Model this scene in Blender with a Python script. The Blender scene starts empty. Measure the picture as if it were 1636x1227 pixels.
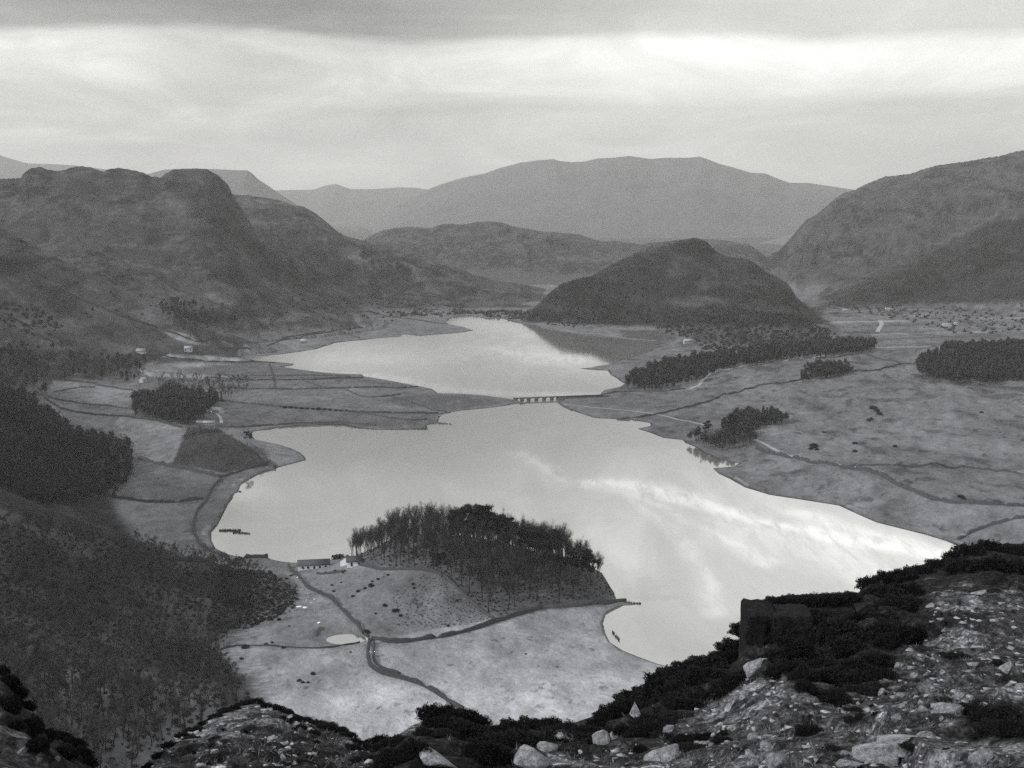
import bpy, math, random
import numpy as np
from mathutils import Vector

random.seed(7)
rng = np.random.default_rng(11)
C = bpy.context.scene.collection
SC = bpy.context.scene

# ------------------------------------------------------------------ camera
F = 1975.0; HC = 210.0; PITCH = math.radians(8.15)
cp, sp = math.cos(PITCH), math.sin(PITCH)
cam = bpy.data.cameras.new("camera"); camo = bpy.data.objects.new("camera", cam); C.objects.link(camo)
camo.location = (0, 0, HC); camo.rotation_euler = (math.radians(90) - PITCH, 0, 0)
cam.sensor_width = 36; cam.lens = 36 * F / 1636; cam.clip_start = 0.3; cam.clip_end = 60000
SC.camera = camo

# ------------------------------------------------------------------ nodes
def nn(nt, typ, **kw):
    n = nt.nodes.new(typ)
    for k, v in kw.items():
        if k.startswith('i_'): n.inputs[int(k[2:])].default_value = v
        else: setattr(n, k, v)
    return n
def lk(nt, a, b): nt.links.new(a, b)
def math_n(nt, op, a, b=None, c=None, clamp=False):
    n = nt.nodes.new('ShaderNodeMath'); n.operation = op; n.use_clamp = clamp
    for i, s in enumerate((a, b, c)):
        if s is None: continue
        if isinstance(s, (int, float)): n.inputs[i].default_value = s
        else: nt.links.new(s, n.inputs[i])
    return n.outputs[0]
def ramp(nt, fac, stops, interp='LINEAR'):
    r = nt.nodes.new('ShaderNodeValToRGB'); r.color_ramp.interpolation = interp
    e = r.color_ramp.elements
    while len(e) < len(stops): e.new(0.5)
    for k, (p, v) in zip(e, stops):
        k.position = p; k.color = (v, v, v, 1) if isinstance(v, (int, float)) else (*v, 1)
    nt.links.new(fac, r.inputs[0]); return r.outputs[0]
def noise(nt, vec, scale, detail=4, rough=0.55, dist=0.0):
    n = nn(nt, 'ShaderNodeTexNoise'); n.inputs['Scale'].default_value = scale
    n.inputs['Detail'].default_value = detail; n.inputs['Roughness'].default_value = rough
    n.inputs['Distortion'].default_value = dist
    if vec is not None: nt.links.new(vec, n.inputs['Vector'])
    return n.outputs['Fac']

# ------------------------------------------------------------------ sky, sun, exposure
SUN_AZ = math.radians(-108)    # from behind on the left
SUN_EL = math.radians(31)
W = bpy.data.worlds.new("World"); SC.world = W; W.use_nodes = True
wt = W.node_tree; wt.nodes.clear()
sky = nn(wt, 'ShaderNodeTexSky'); sky.sky_type = 'NISHITA'; sky.sun_disc = False
sky.sun_elevation = SUN_EL; sky.sun_rotation = SUN_AZ
sky.dust_density = 4.0; sky.air_density = 1.5
bw = nn(wt, 'ShaderNodeRGBToBW'); lk(wt, sky.outputs[0], bw.inputs[0])
tc = nn(wt, 'ShaderNodeTexCoord')
sep = nn(wt, 'ShaderNodeSeparateXYZ'); lk(wt, tc.outputs['Generated'], sep.inputs[0])
mp = nn(wt, 'ShaderNodeMapping'); mp.inputs['Scale'].default_value = (2.2, 2.2, 20.0); lk(wt, tc.outputs['Generated'], mp.inputs[0])
mp2 = nn(wt, 'ShaderNodeMapping'); mp2.inputs['Scale'].default_value = (5.0, 5.0, 17.0); mp2.inputs['Location'].default_value = (3.1, 1.7, 0.4)
lk(wt, tc.outputs['Generated'], mp2.inputs[0])
n1 = noise(wt, mp.outputs[0], 1.0, 5, 0.5, 0.4)
n2 = noise(wt, mp2.outputs[0], 1.3, 8, 0.6, 0.9)
# cloud layers by height, their edges broken up by noise
el = math_n(wt, 'ADD', sep.outputs[2], math_n(wt, 'MULTIPLY', math_n(wt, 'SUBTRACT', n1, 0.5), 0.075))
el = math_n(wt, 'ADD', el, math_n(wt, 'MULTIPLY', sep.outputs[0], 0.01))
base = ramp(wt, math_n(wt, 'DIVIDE', el, 0.6, clamp=True), [
    (0.0, 0.80), (0.05, 0.76), (0.085, 0.64), (0.11, 0.66), (0.14, 0.56), (0.165, 0.68), (0.195, 0.80), (0.212, 0.70), (0.226, 0.30), (0.26, 0.20), (0.31, 0.28),
    (0.36, 0.62), (0.5, 0.75), (0.8, 0.85), (1.0, 0.85)])
def lobe(u, v, width, flat=1.0):
    X = (u - 818) / F; Y = -(v - 613.5) / F
    d = Vector((X, cp + Y * sp, -sp + Y * cp)).normalized()
    sx = math_n(wt, 'MULTIPLY', math_n(wt, 'SUBTRACT', sep.outputs[0], d.x), 1.0 / width)
    sz = math_n(wt, 'MULTIPLY', math_n(wt, 'SUBTRACT', sep.outputs[2], d.z), flat / width)
    r2 = math_n(wt, 'ADD', math_n(wt, 'MULTIPLY', sx, sx), math_n(wt, 'MULTIPLY', sz, sz))
    g = math_n(wt, 'EXPONENT', math_n(wt, 'MULTIPLY', r2, -1.0))
    return math_n(wt, 'MULTIPLY', g, math_n(wt, 'GREATER_THAN', sep.outputs[1], 0.0))
cl = math_n(wt, 'MULTIPLY', base, ramp(wt, n2, [(0.3, 0.72), (0.42, 0.88), (0.5, 0.97), (0.58, 1.10), (0.75, 1.5)]))
cl = math_n(wt, 'ADD', cl, math_n(wt, 'MULTIPLY', lobe(1060, 110, 0.12, 3.2), 0.25))
cl = math_n(wt, 'SUBTRACT', cl, math_n(wt, 'MULTIPLY', lobe(520, 55, 0.15, 5.0), 0.12))
cl = math_n(wt, 'ADD', cl, math_n(wt, 'MULTIPLY', lobe(60, 100, 0.10, 4.0), 0.16))
cl = math_n(wt, 'ADD', cl, math_n(wt, 'MULTIPLY', lobe(1500, 130, 0.14, 4.0), 0.10))
cl = math_n(wt, 'ADD', cl, math_n(wt, 'MULTIPLY', lobe(1560, -230, 0.30, 2.4), 0.85))
mixs = math_n(wt, 'ADD', math_n(wt, 'MULTIPLY', cl, 10.9), math_n(wt, 'MULTIPLY', bw.outputs[0], 0.12))
comb = nn(wt, 'ShaderNodeCombineColor')
lk(wt, mixs, comb.inputs[0]); lk(wt, mixs, comb.inputs[1]); lk(wt, math_n(wt, 'MULTIPLY', mixs, 0.96), comb.inputs[2])
bg = nn(wt, 'ShaderNodeBackground'); bg.inputs[1].default_value = 0.1
lk(wt, comb.outputs[0], bg.inputs[0])
wo = nn(wt, 'ShaderNodeOutputWorld'); lk(wt, bg.outputs[0], wo.inputs[0])

sun = bpy.data.lights.new("sun", 'SUN'); suno = bpy.data.objects.new("sun", sun); C.objects.link(suno)
sun.energy = 3.2; sun.angle = math.radians(1.5); sun.color = (1.0, 0.985, 0.96)
sd = Vector((math.sin(SUN_AZ) * math.cos(SUN_EL), math.cos(SUN_AZ) * math.cos(SUN_EL), math.sin(SUN_EL)))
suno.rotation_euler = sd.to_track_quat('Z', 'Y').to_euler()

SC.view_settings.view_transform = 'Standard'; SC.view_settings.look = 'None'
SC.view_settings.exposure = 0.0; SC.view_settings.gamma = 1.0
SC.render.engine = 'CYCLES'
cy = SC.cycles
cy.max_bounces = 4; cy.diffuse_bounces = 2; cy.glossy_bounces = 2; cy.transparent_max_bounces = 4; cy.volume_bounces = 0
cy.use_denoising = False; cy.sample_clamp_indirect = 3.0

# ------------------------------------------------------------------ helpers
def ray(u, v):
    X = (np.asarray(u, float) - 818) / F; Y = -(np.asarray(v, float) - 613.5) / F
    return X, cp + Y * sp, -sp + Y * cp
def proj(x, y, z):
    dz = z - HC; dep = y * cp - dz * sp
    dep = np.where(dep < 0.1, 0.1, dep)
    return 818 + F * x / dep, 613.5 - F * (y * sp + dz * cp) / dep
def onplane(u, v, z=0.0):
    X, Y, Z = ray(u, v); k = (z - HC) / Z
    return X * k, Y * k
def atdist(u, v, y):
    X, Y, Z = ray(u, v); k = y / Y
    return X * k, y, HC + Z * k

def _h(ix, iy, seed):
    with np.errstate(over='ignore'):
        h = (ix.astype(np.int64) * 374761393 + iy.astype(np.int64) * 668265263 + seed * 974634777)
        h = (h ^ (h >> 13)) * 1274126177
        h = h ^ (h >> 16)
    return (h & 0xffff) / 65535.0
def vn(x, y, seed=0):
    ix = np.floor(x); iy = np.floor(y); fx = x - ix; fy = y - iy
    fx = fx * fx * (3 - 2 * fx); fy = fy * fy * (3 - 2 * fy)
    a = _h(ix, iy, seed); b = _h(ix + 1, iy, seed); c = _h(ix, iy + 1, seed); d = _h(ix + 1, iy + 1, seed)
    return (a + (b - a) * fx) * (1 - fy) + (c + (d - c) * fx) * fy
def fbm(x, y, o=4, seed=0, g=0.5):
    s = 0; a = 1; tot = 0
    for i in range(o):
        s = s + a * vn(x, y, seed + i * 17); tot += a; a *= g
        x, y = x * 1.73 + y * 1.02 + 3.7, y * 1.73 - x * 1.02 + 8.1
    return s / tot * 2 - 1
def ridged(x, y, o=4, seed=0):
    s = 0; a = 1; tot = 0
    for i in range(o):
        s = s + a * (1 - np.abs(vn(x, y, seed + i * 13) * 2 - 1)); tot += a; a *= 0.5
        x, y = x * 1.6 + y * 1.2 + 1.3, y * 1.6 - x * 1.2 + 5.2
    return s / tot
def voro(x, y, seed=0):
    ix = np.floor(x); iy = np.floor(y)
    f1 = np.full(x.shape, 9.0); f2 = np.full(x.shape, 9.0); cid = np.zeros(x.shape)
    for dx in (-1, 0, 1):
        for dy in (-1, 0, 1):
            cx = ix + dx; cyy = iy + dy
            px = cx + _h(cx, cyy, seed + 1); py = cyy + _h(cx, cyy, seed + 2)
            d = np.hypot(px - x, py - y); r = _h(cx, cyy, seed + 3)
            m = d < f1
            f2 = np.where(m, f1, np.minimum(f2, d)); cid = np.where(m, r, cid); f1 = np.where(m, d, f1)
    return f1, f2, cid
def sstep(a, b, x):
    t = np.clip((x - a) / (b - a), 0, 1); return t * t * (3 - 2 * t)
def smax(a, b, k):
    h = np.clip(0.5 + 0.5 * (a - b) / k, 0, 1)
    return b + (a - b) * h + k * h * (1 - h)
def pip(px, py, poly):
    ins = np.zeros(px.shape, bool); n = len(poly)
    for i in range(n):
        x0, y0 = poly[i]; x1, y1 = poly[(i + 1) % n]
        if y0 == y1: continue
        c = ((py >= y0) != (py >= y1)) & (px < (x1 - x0) * (py - y0) / (y1 - y0) + x0)
        ins ^= c
    return ins
def pdist(px, py, poly, closed=True):
    d = np.full(px.shape, 1e12); n = len(poly)
    for i in range(n if closed else n - 1):
        x0, y0 = poly[i]; x1, y1 = poly[(i + 1) % n]
        ex, ey = x1 - x0, y1 - y0; L = ex * ex + ey * ey + 1e-9
        t = np.clip(((px - x0) * ex + (py - y0) * ey) / L, 0, 1)
        d = np.minimum(d, (px - x0 - t * ex) ** 2 + (py - y0 - t * ey) ** 2)
    return np.sqrt(d)

# ------------------------------------------------------------------ shoreline (unprojected on the water level)
SH = [(1750,940),(1750,1060),(1640,1150),(1500,1165),(1300,1125),(1160,1092),(1100,1075),(1075,1066),(1050,1060),(1020,1049),(995,1039),(975,1026),(968,1012),(964,996),(968,983),(980,973),
 (994,968),(1010,967),(1026,965),(1005,962),(988,960),(984,955),(982,947),(976,938),(962,915),(935,900),(900,890),(850,882),(780,876),(700,876),(640,880),
 (600,886),(560,890),(535,893),(510,896),(470,899),(450,897),(432,893),(428,890),(400,890),(380,889),(360,884),(345,876),(338,863),(338,851),(347,841),(353,830),
 (360,816),(365,806),(372,797),(374,790),(381,786),(385,775),(396,768),(410,760),(430,752),(452,745),(472,740),(490,735),(487,729),(478,722),(465,716),
 (445,710),(425,706),(410,703),(402,696),(405,689),(430,686),(470,681),(510,679),(545,679),(560,682),(575,685),(600,687),(640,687),(684,685),(682,680),
 (694,677),(722,677),(700,674),(703,666),(712,660),(740,656),(780,652),(810,648),(826,645),(832,642),(824,639),(800,635),(770,631),(740,629),(700,628),(690,621),(650,613),(600,604),
 (582,601),(578,598),(545,597),(500,593),(470,589),(452,586),(468,584),(470,581),(440,578),(400,576),(330,576),(330,571),(400,570),(440,567),(480,562),(505,558),
 (520,553),(535,548),(560,545),(600,541),(640,538),(645,534),(670,537),(690,535),(740,531),(757,528),(745,524),(724,519),(712,517),(716,511),(728,506),(748,504),
 (775,509),(800,508),(820,515),(850,520),(870,526),(890,530),(905,532),(960,539),(1020,546),(1056,553),(1038,561),(1022,567),(990,576),(975,582),(945,587),(924,589),(945,591),
 (970,592),(975,599),(986,605),(998,613),(990,618),(966,623),(960,628),(957,634),(930,636),(905,637),(895,639),(890,643),(905,653),(925,660),(950,668),(985,670),(1010,671),(1038,676),
 (1040,680),(1018,685),(1040,692),(1060,700),(1090,703),(1095,708),(1120,722),(1150,735),(1182,740),(1172,745),(1138,748),(1165,765),(1190,779),(1230,791),(1290,800),
 (1340,808),(1370,822),(1400,835),(1440,845),(1480,855),(1512,865),(1560,885),(1640,905)]
LAKE = []
for i in range(len(SH)):
    a = onplane(*SH[i]); b = onplane(*SH[(i + 1) % len(SH)])
    L = math.hypot(b[0] - a[0], b[1] - a[1]); n = max(1, min(4, int(L / 18)))
    for k in range(n):
        f = k / n; x = a[0] + (b[0] - a[0]) * f; y = a[1] + (b[1] - a[1]) * f
        if 0 < k:
            j = min(3.0, L / n * 0.12); x += random.uniform(-j, j); y += random.uniform(-j, j)
        LAKE.append((x, y))

# ------------------------------------------------------------------ hills described by crest (u, v, distance) and foot (u, distance)
HILLS = {
 'A1': dict(r=[(-700,230,2100),(-300,262,2200),(-100,280,2300),(0,285,2350),(33,284,2380),(40,274,2385),(50,268,2390),(62,266,2395),(75,270,2400),(85,273,2405),(100,272,2410),(115,267,2420),(130,265,2430),(148,267,2440),(158,272,2445),(166,273,2450),(178,269,2455),(190,268,2460),(212,271,2470),(228,275,2480),(240,281,2490),(257,283,2500),(265,276,2505),(278,270,2510),(300,269,2520),(325,269,2530),(340,274,2535),(352,282,2540),(360,290,2545),(366,297,2548),(371,309,2550),(385,330,2560),(410,370,2570),(440,410,2580),(480,450,2590),(540,500,2600),(620,560,2600)],
      f=[(-700,1500),(0,1560),(230,1640),(330,1800),(420,1930),(560,2080),(700,2350)], p=1.05, b=0.5, n=36, z0=6),
 'A2': dict(r=[(200,300,2950),(340,305,3000),(371,310,3000),(400,312,3010),(430,316,3015),(455,322,3020),(468,327,3020),(485,330,3030),(500,338,3035),(512,347,3040),(525,357,3045),(540,370,3050),(552,377,3050),(565,380,3055),(580,384,3060),(600,391,3060),(630,399,3070),(655,403,3075),(675,412,3080),(700,421,3080),(735,428,3090),(755,438,3100),(790,447,3110),(830,453,3120),(870,461,3130),(900,475,3140),(960,510,3140)],
      f=[(200,1800),(400,2050),(560,2150),(700,2420),(850,2480),(960,2600)], p=0.9, b=0.4, n=36, z0=5),
 'B': dict(r=[(-500,230,1600),(-150,310,1650),(0,362,1700),(60,395,1720),(120,425,1740),(200,462,1760),(300,508,1780),(400,545,1790),(470,566,1790),(560,600,1790)],
      f=[(-500,1150),(0,1300),(230,1480),(420,1640),(560,1700)], p=1.15, b=0.25, n=6, z0=2),
 'C': dict(r=[(480,440,4300),(560,396,4400),(582,383,4500),(596,374,4500),(612,368,4500),(630,364,4500),(655,362,4500),(690,364,4500),(700,360,4500),(715,357,4500),(740,359,4500),(760,355,4500),(778,353,4500),(800,355,4500),(818,361,4500),(840,365,4500),(870,370,4500),(900,372,4500),(925,374,4500),(945,381,4500),(960,386,4500),(985,385,4500),(1010,388,4500),(1025,391,4500),(1035,388,4500),(1070,386,4500),(1100,384,4450),(1125,382,4450),(1150,383,4450),(1170,386,4450),(1198,391,4450),(1212,400,4400),(1225,411,4400),(1236,424,4400),(1244,441,4400),(1260,470,4400),(1300,520,4400)],
      f=[(480,3600),(850,3550),(1300,3600)], p=0.75, b=0.4, n=26, z0=0),
 'D': dict(r=[(790,540,2290),(838,508,2300),(850,496,2310),(862,482,2320),(880,465,2340),(898,452,2360),(920,445,2380),(945,440,2400),(962,431,2410),(985,418,2420),(1010,405,2430),(1030,397,2440),(1045,389,2440),(1060,385,2440),(1085,383,2450),(1100,381,2450),(1108,379,2450),(1118,381,2450),(1130,386,2450),(1138,395,2450),(1148,403,2450),(1168,410,2450),(1195,414,2440),(1208,421,2440),(1222,432,2430),(1240,441,2420),(1255,449,2420),(1264,460,2410),(1272,473,2400),(1285,486,2380),(1302,500,2350),(1325,514,2300),(1350,528,2240),(1390,546,2160),(1440,575,2100)],
      f=[(790,2210),(850,2240),(1000,2060),(1100,1860),(1200,1760),(1300,1760),(1440,1840)], p=1.35, b=0.5, n=20, z0=3),
 'E': dict(r=[(1150,440,4600),(1200,428,4500),(1225,421,4400),(1235,410,4390),(1250,395,4380),(1265,377,4360),(1280,360,4330),(1290,350,4300),(1305,342,4270),(1320,329,4240),(1335,316,4210),(1348,308,4190),(1358,305,4170),(1366,303,4160),(1380,295,4140),(1400,287,4100),(1415,281,4080),(1430,280,4060),(1455,277,4000),(1475,270,3980),(1495,264,3940),(1540,258,3880),(1570,253,3840),(1600,248,3800),(1620,242,3780),(1636,240,3760),(1750,232,3700),(2300,200,3600)],
      f=[(1150,3700),(1225,3450),(1320,3000),(1450,2850),(1636,2700),(2300,2400)], p=0.95, b=0.4, n=44, z0=2),
 'F': dict(r=[(1250,520,2900),(1290,494,2950),(1320,472,2980),(1345,458,3000),(1370,442,3000),(1395,434,3000),(1430,430,3000),(1455,424,3010),(1475,412,3020),(1487,396,3020),(1500,388,3020),(1530,372,3000),(1560,358,2980),(1600,342,2950),(1636,330,2900),(1750,300,2800),(2300,240,2700)],
      f=[(1250,2700),(1400,2600),(1636,2350),(2300,2000)], p=1.0, b=0.3, n=26, z0=2),
}
def hill(H, t, y, x):
    rt = []; rz = []; ry = []
    for (u, v, d) in H['r']:
        X, Y, Z = ray(u, v); rt.append(X / Y); rz.append(HC + Z / Y * d); ry.append(d)
    fy = [q[1] for q in H['f']]; ft = [(q[0] - 818) / F for q in H['f']]
    rt = np.maximum.accumulate(np.array(rt) + np.arange(len(rt)) * 1e-7)
    yr0 = np.interp(t, rt, ry); yf0 = np.interp(t, ft, fy)
    s0 = np.clip((y - yf0) / (yr0 - yf0), 0, 1)
    w = t + (0.035 * fbm(x / 260, y / 260, 3, 5) + 0.010 * fbm(x / 60, y / 60, 3, 6)) * sstep(1.0, 0.6, s0)
    yr = np.interp(w, rt, ry); zr = np.interp(w, rt, rz); yf = np.interp(w, ft, fy)
    s = (y - yf) / (yr - yf); sc = np.clip(s, 0, 1)
    rs = np.linspace(rt[0], rt[-1], 600); zs_ = np.interp(rs, rt, rz); kk = np.hanning(61); kk /= kk.sum()
    zs_ = np.convolve(np.pad(zs_, 30, mode='edge'), kk, 'valid')
    zr = zr * sstep(0.72, 1.0, s0) + np.interp(w, rs, zs_) * (1 - sstep(0.72, 1.0, s0))
    z = H['z0'] + (zr - H['z0']) * sc ** H['p']
    env = np.clip(sc * (1 - sc) * 4, 0, 1)
    rel = np.clip((zr - H['z0']) / 120, 0, 1)
    crag = sstep(0.05, 0.35, fbm(x / 210, y / 210, 3, 41)) 
    f1, f2, cid = voro(x / 55 + fbm(x / 40, y / 40, 2, 3), y / 55, 4)
    z = z + env * rel * H['n'] * (fbm(x / 170, y / 170, 5, 21) + 0.9 * (ridged(x / 75, y / 75, 4, 9) - 0.5) * (0.4 + crag) + crag * 0.45 * (cid - 0.5))
    z = z + sc ** 2 * rel * 1.6 * fbm(x / 22, y / 22, 3, 31)
    z = np.where(s > 1, zr - H['b'] * (y - yr), z)
    return np.where((s < -0.01) | (t < rt[0]) | (t > rt[-1]), -30, z), sc

def gauss(x, y, u, v, z, sx, sy, h, rot=0):
    cx, cyy = onplane(u, v, z); dx = x - cx; dy = y - cyy
    c, s = math.cos(rot), math.sin(rot)
    return h * np.exp(-((dx * c + dy * s) / sx) ** 2 - ((-dx * s + dy * c) / sy) ** 2)

# edge of the wooded slope on the left, as (distance, x) pairs
EDGE = [onplane(*p, 2) for p in [(520,1300),(440,1150),(395,1090),(350,1040),(420,985),(420,930),(330,905),(215,860),(185,800),(215,745),(120,690),(60,650),(0,620),(-150,600)]]
EDGE = sorted([(q[1], q[0]) for q in EDGE])

# crest of the crag in the foreground: (u, v, distance)
FGC = [(-500,960,24),(-120,1010,17),(0,1056,15),(15,1062,15),(25,1085,15),(38,1108,14.5),(55,1118,14.5),(62,1150,14),(80,1163,14),(110,1168,14),(128,1180,13.5),(145,1200,13),(155,1235,12.5),(180,1290,12),(215,1270,13),(235,1222,15),(262,1196,17),(285,1176,18.5),(320,1160,20),(345,1142,21),(375,1127,22),(400,1119,22.5),(440,1126,22),(480,1143,21.5),(520,1154,21),(545,1166,20),(565,1180,19),(600,1187,18),(630,1178,17),(655,1160,17),(680,1150,18),(720,1150,18.5),(780,1160,19),(830,1160,19),(900,1160,20),(960,1140,21),(1000,1126,22),(1040,1110,23),(1080,1080,24),(1120,1060,26),(1165,1046,27),(1180,1036,27),(1184,1000,27.5),(1188,975,28),(1196,962,28),(1225,956,28.5),(1260,950,29),(1320,948,30),(1372,946,31),(1385,925,32),(1420,915,33),(1460,905,34),(1510,892,35),(1545,876,36),(1590,868,37),(1636,868,38),(1800,850,42),(2300,800,50)]
_ft = []; _fe = []; _fy = []
for (u, v, d) in FGC:
    X, Y, Z = ray(u, v); _ft.append(X / Y); _fe.append(Z / Y); _fy.append(d)
_ft = np.maximum.accumulate(np.array(_ft) + np.arange(len(_ft)) * 1e-7)
def crag(x, y):
    yy = np.maximum(y, 3.0); t = x / np.maximum(yy, 1.0)
    yc0 = np.interp(t, _ft, _fy)
    k0 = np.clip(np.log(yy / 3.0) / np.log(yc0 / 3.0), 0, 1)
    w = t + 0.012 * fbm(x / 2.5, y / 2.5, 3, 71) * sstep(1.0, 0.75, k0)
    yc = np.interp(w, _ft, _fy); ec = np.interp(w, _ft, _fe)
    k = np.clip(np.log(yy / 3.0) / np.log(yc / 3.0), 0, 1)
    rs = np.linspace(_ft[0], _ft[-1], 900); es = np.interp(rs, _ft, _fe); kk = np.hanning(81); kk /= kk.sum(); es = np.convolve(np.pad(es, 40, mode='edge'), kk, 'valid')
    bl = sstep(0.80, 0.97, k); ec = ec * bl + np.interp(w, rs, es) * (1 - bl)
    e0 = -0.60; e = e0 + (ec - e0) * (k * 0.75 + 0.25 * k * k)
    z = e * yy
    env = sstep(1.0, 0.9, k) * sstep(0, 0.25, k)
    f1, f2, cid = voro(x / 1.3 + 0.4 * fbm(x, y, 2, 8), y / 1.9 + 0.4 * fbm(x, y, 2, 9), 12)
    g1, g2, gid = voro(x / 0.42 + 0.3 * fbm(x * 2, y * 2, 2, 8), y / 0.6, 15)
    z = z + env * (0.35 * fbm(x / 3, y / 3, 4, 51) + 0.30 * (cid - 0.5) * sstep(0.0, 0.22, f2 - f1) + 0.12 * (gid - 0.5) * sstep(0, .25, g2 - g1) + 0.06 * fbm(x * 2.2, y * 2.2, 4, 61))
    z = np.where(y < 3, z + (3 - y) * 0.12, z)
    over = np.maximum(y - yc, 0)
    z = z - over * (0.5 + 0.6 * sstep(0, 10, over)) + sstep(3, 20, over) * 4 * fbm(x / 15, y / 15, 3, 81)
    return HC + z, k

POND = onplane(553, 1021, 2.0)
def terrain(x, y):
    """height of the land at x, y (y > 50)"""
    t = x / y
    d = np.full(x.shape, 1e6); ins = np.zeros(x.shape, bool)
    m = (y > 380) & (y < 2700) & (np.abs(t) < 0.75)
    d[m] = pdist(x[m], y[m], LAKE); ins[m] = pip(x[m], y[m], LAKE)
    d[~m] = 300
    sd_ = np.where(ins, -d, d)
    z = np.where(ins, np.maximum(-0.25 * d, -3.5), 0.9 * sstep(0, 7, d) + 0.006 * np.minimum(d, 500))
    land = sstep(4, 60, sd_)
    z = z + land * (1.5 + 1.5 * fbm(x / 90, y / 90, 4, 2)) + sstep(2, 20, sd_) * 0.35 * fbm(x / 14, y / 14, 3, 3)
    # rolling ground of the right bank
    rb = land * sstep(120, 260, x) * sstep(1900, 1500, y) * sstep(650, 760, y)
    z = z + rb * (5 + 5 * fbm(x / 75, y / 110, 4, 14) + 0.05 * np.clip(x - 200, 0, 300))
    z = z + rb * (1.3 * (ridged(x / 34, y / 34, 3, 19) - .5) + .8 * fbm(x / 12, y / 12, 3, 20)) * 2
    z = z + gauss(x, y, 1560, 600, 8, 95, 110, 16) + gauss(x, y, 1300, 610, 5, 60, 80, 6)
    lm = sstep(1.0, 12, sd_)
    # wooded promontory and the bare knoll in front of it
    z = z + lm * (gauss(x, y, 745, 898, 10, 52, 34, 19) + gauss(x, y, 880, 922, 10, 32, 25, 9) + gauss(x, y, 640, 905, 6, 30, 28, 9)
         + gauss(x, y, 690, 952, 5, 34, 26, 8.5) + gauss(x, y, 930, 935, 5, 18, 22, 6))
    z = z + lm * (gauss(x, y, 335, 712, 8, 36, 50, 15) + gauss(x, y, 385, 728, 5, 25, 40, 6) + gauss(x, y, 240, 660, 8, 60, 60, 6))
    z = z + lm * gauss(x, y, 250, 780, 4, 35, 40, 4) + lm * gauss(x, y, 400, 930, 6, 30, 20, 5)
    # wooded slope rising to the left
    xe = np.interp(y, [q[0] for q in EDGE], [q[1] for q in EDGE]) + 8 * fbm(y / 40, x / 60, 3, 90)
    q = np.clip(xe - x, 0, 700)
    z = z + sstep(1500, 1150, y) * (0.30 * q + 0.0004 * q * q) * sstep(0, 30, q) + sstep(0, 60, q) * sstep(1500, 1150, y) * 4 * fbm(x / 35, y / 35, 4, 91)
    # the pond
    pr = np.hypot((x - POND[0]) / 9.5, (y - POND[1]) / 7.0)
    z = np.where(pr < 2.2, 1.95 + (z - 1.95) * sstep(1.2, 2.2, pr) + 0.5 * sstep(1.0, 1.35, pr) - 0.7 * sstep(1.05, 0.8, pr), z)
    steep = np.zeros(x.shape)
    for k in ('A1', 'A2', 'B', 'C', 'D', 'E', 'F'):
        hz, s = hill(HILLS[k], t, y, x)
        lake = sstep(2, 25, sd_)
        hz = np.where(sd_ < 25, -5 + (hz + 5) * lake, hz)
        steep = np.where(hz > z, np.maximum(steep, s), steep)
        z = np.where(sd_ > 0, smax(z, hz, 4.0), z)
    # foot of the crag below the camera
    n = y < 420
    if n.any():
        cz, _ = crag(x[n], y[n]); z[n] = np.maximum(z[n], cz)
    return z, sd_, steep

# ------------------------------------------------------------------ ground grid
def rows_between(y0, y1, b, a):
    ys = [y0]
    while ys[-1] < y1:
        y = ys[-1]; ys.append(y + 1.0 / (a / (y * y) + b / y))
    return ys
Ys = list(np.geomspace(59, 470, 50)) + rows_between(474, 5200, 210, 330000)
Ys += list(np.geomspace(Ys[-1] * 1.02, 26000, 40))
Ys = np.array(Ys)
Ts = np.concatenate([-np.geomspace(1.6, 0.47, 40), np.linspace(-0.455, 0.455, 960), np.geomspace(0.47, 1.6, 40)])
GT, GY = np.meshgrid(Ts, Ys)
GX = GT * GY
print('ground grid', GX.shape)
GZ, GD, GS = terrain(GX, GY)
GZ[:2] -= 1.0
def gz(x, y):
    x = np.asarray(x, float); y = np.asarray(y, float)
    c = np.interp(x / y, Ts, np.arange(len(Ts))); r = np.interp(y, Ys, np.arange(len(Ys)))
    c0 = np.clip(np.floor(c).astype(int), 0, len(Ts) - 2); r0 = np.clip(np.floor(r).astype(int), 0, len(Ys) - 2)
    fc = c - c0; fr = r - r0
    return (GZ[r0, c0] * (1 - fc) + GZ[r0, c0 + 1] * fc) * (1 - fr) + (GZ[r0 + 1, c0] * (1 - fc) + GZ[r0 + 1, c0 + 1] * fc) * fr
def hit(u, v, y0=440.0, y1=5200.0):
    """first meeting of the view ray with the ground"""
    u = np.atleast_1d(np.asarray(u, float)); v = np.atleast_1d(np.asarray(v, float))
    X, Y, Z = ray(u, v); tx = X / Y; tz = Z / Y
    st = np.geomspace(y0, y1, 500); res = np.full(u.shape, y1)
    done = np.zeros(u.shape, bool); prev = np.full(u.shape, y0)
    for s in st:
        below = (HC + tz * s < gz(tx * s, np.full(u.shape, s))) & ~done
        if below.any():
            lo = prev[below].copy(); hi = np.full(lo.shape, s); a = tx[below]; b = tz[below]
            for _ in range(14):
                mid = (lo + hi) / 2; bl = HC + b * mid < gz(a * mid, mid)
                hi = np.where(bl, mid, hi); lo = np.where(bl, lo, mid)
            res[below] = hi; done |= below
        prev = np.where(done, prev, s)
    return tx * res, res, gz(tx * res, res)

GU, GV = proj(GX, GY, GZ)
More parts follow.
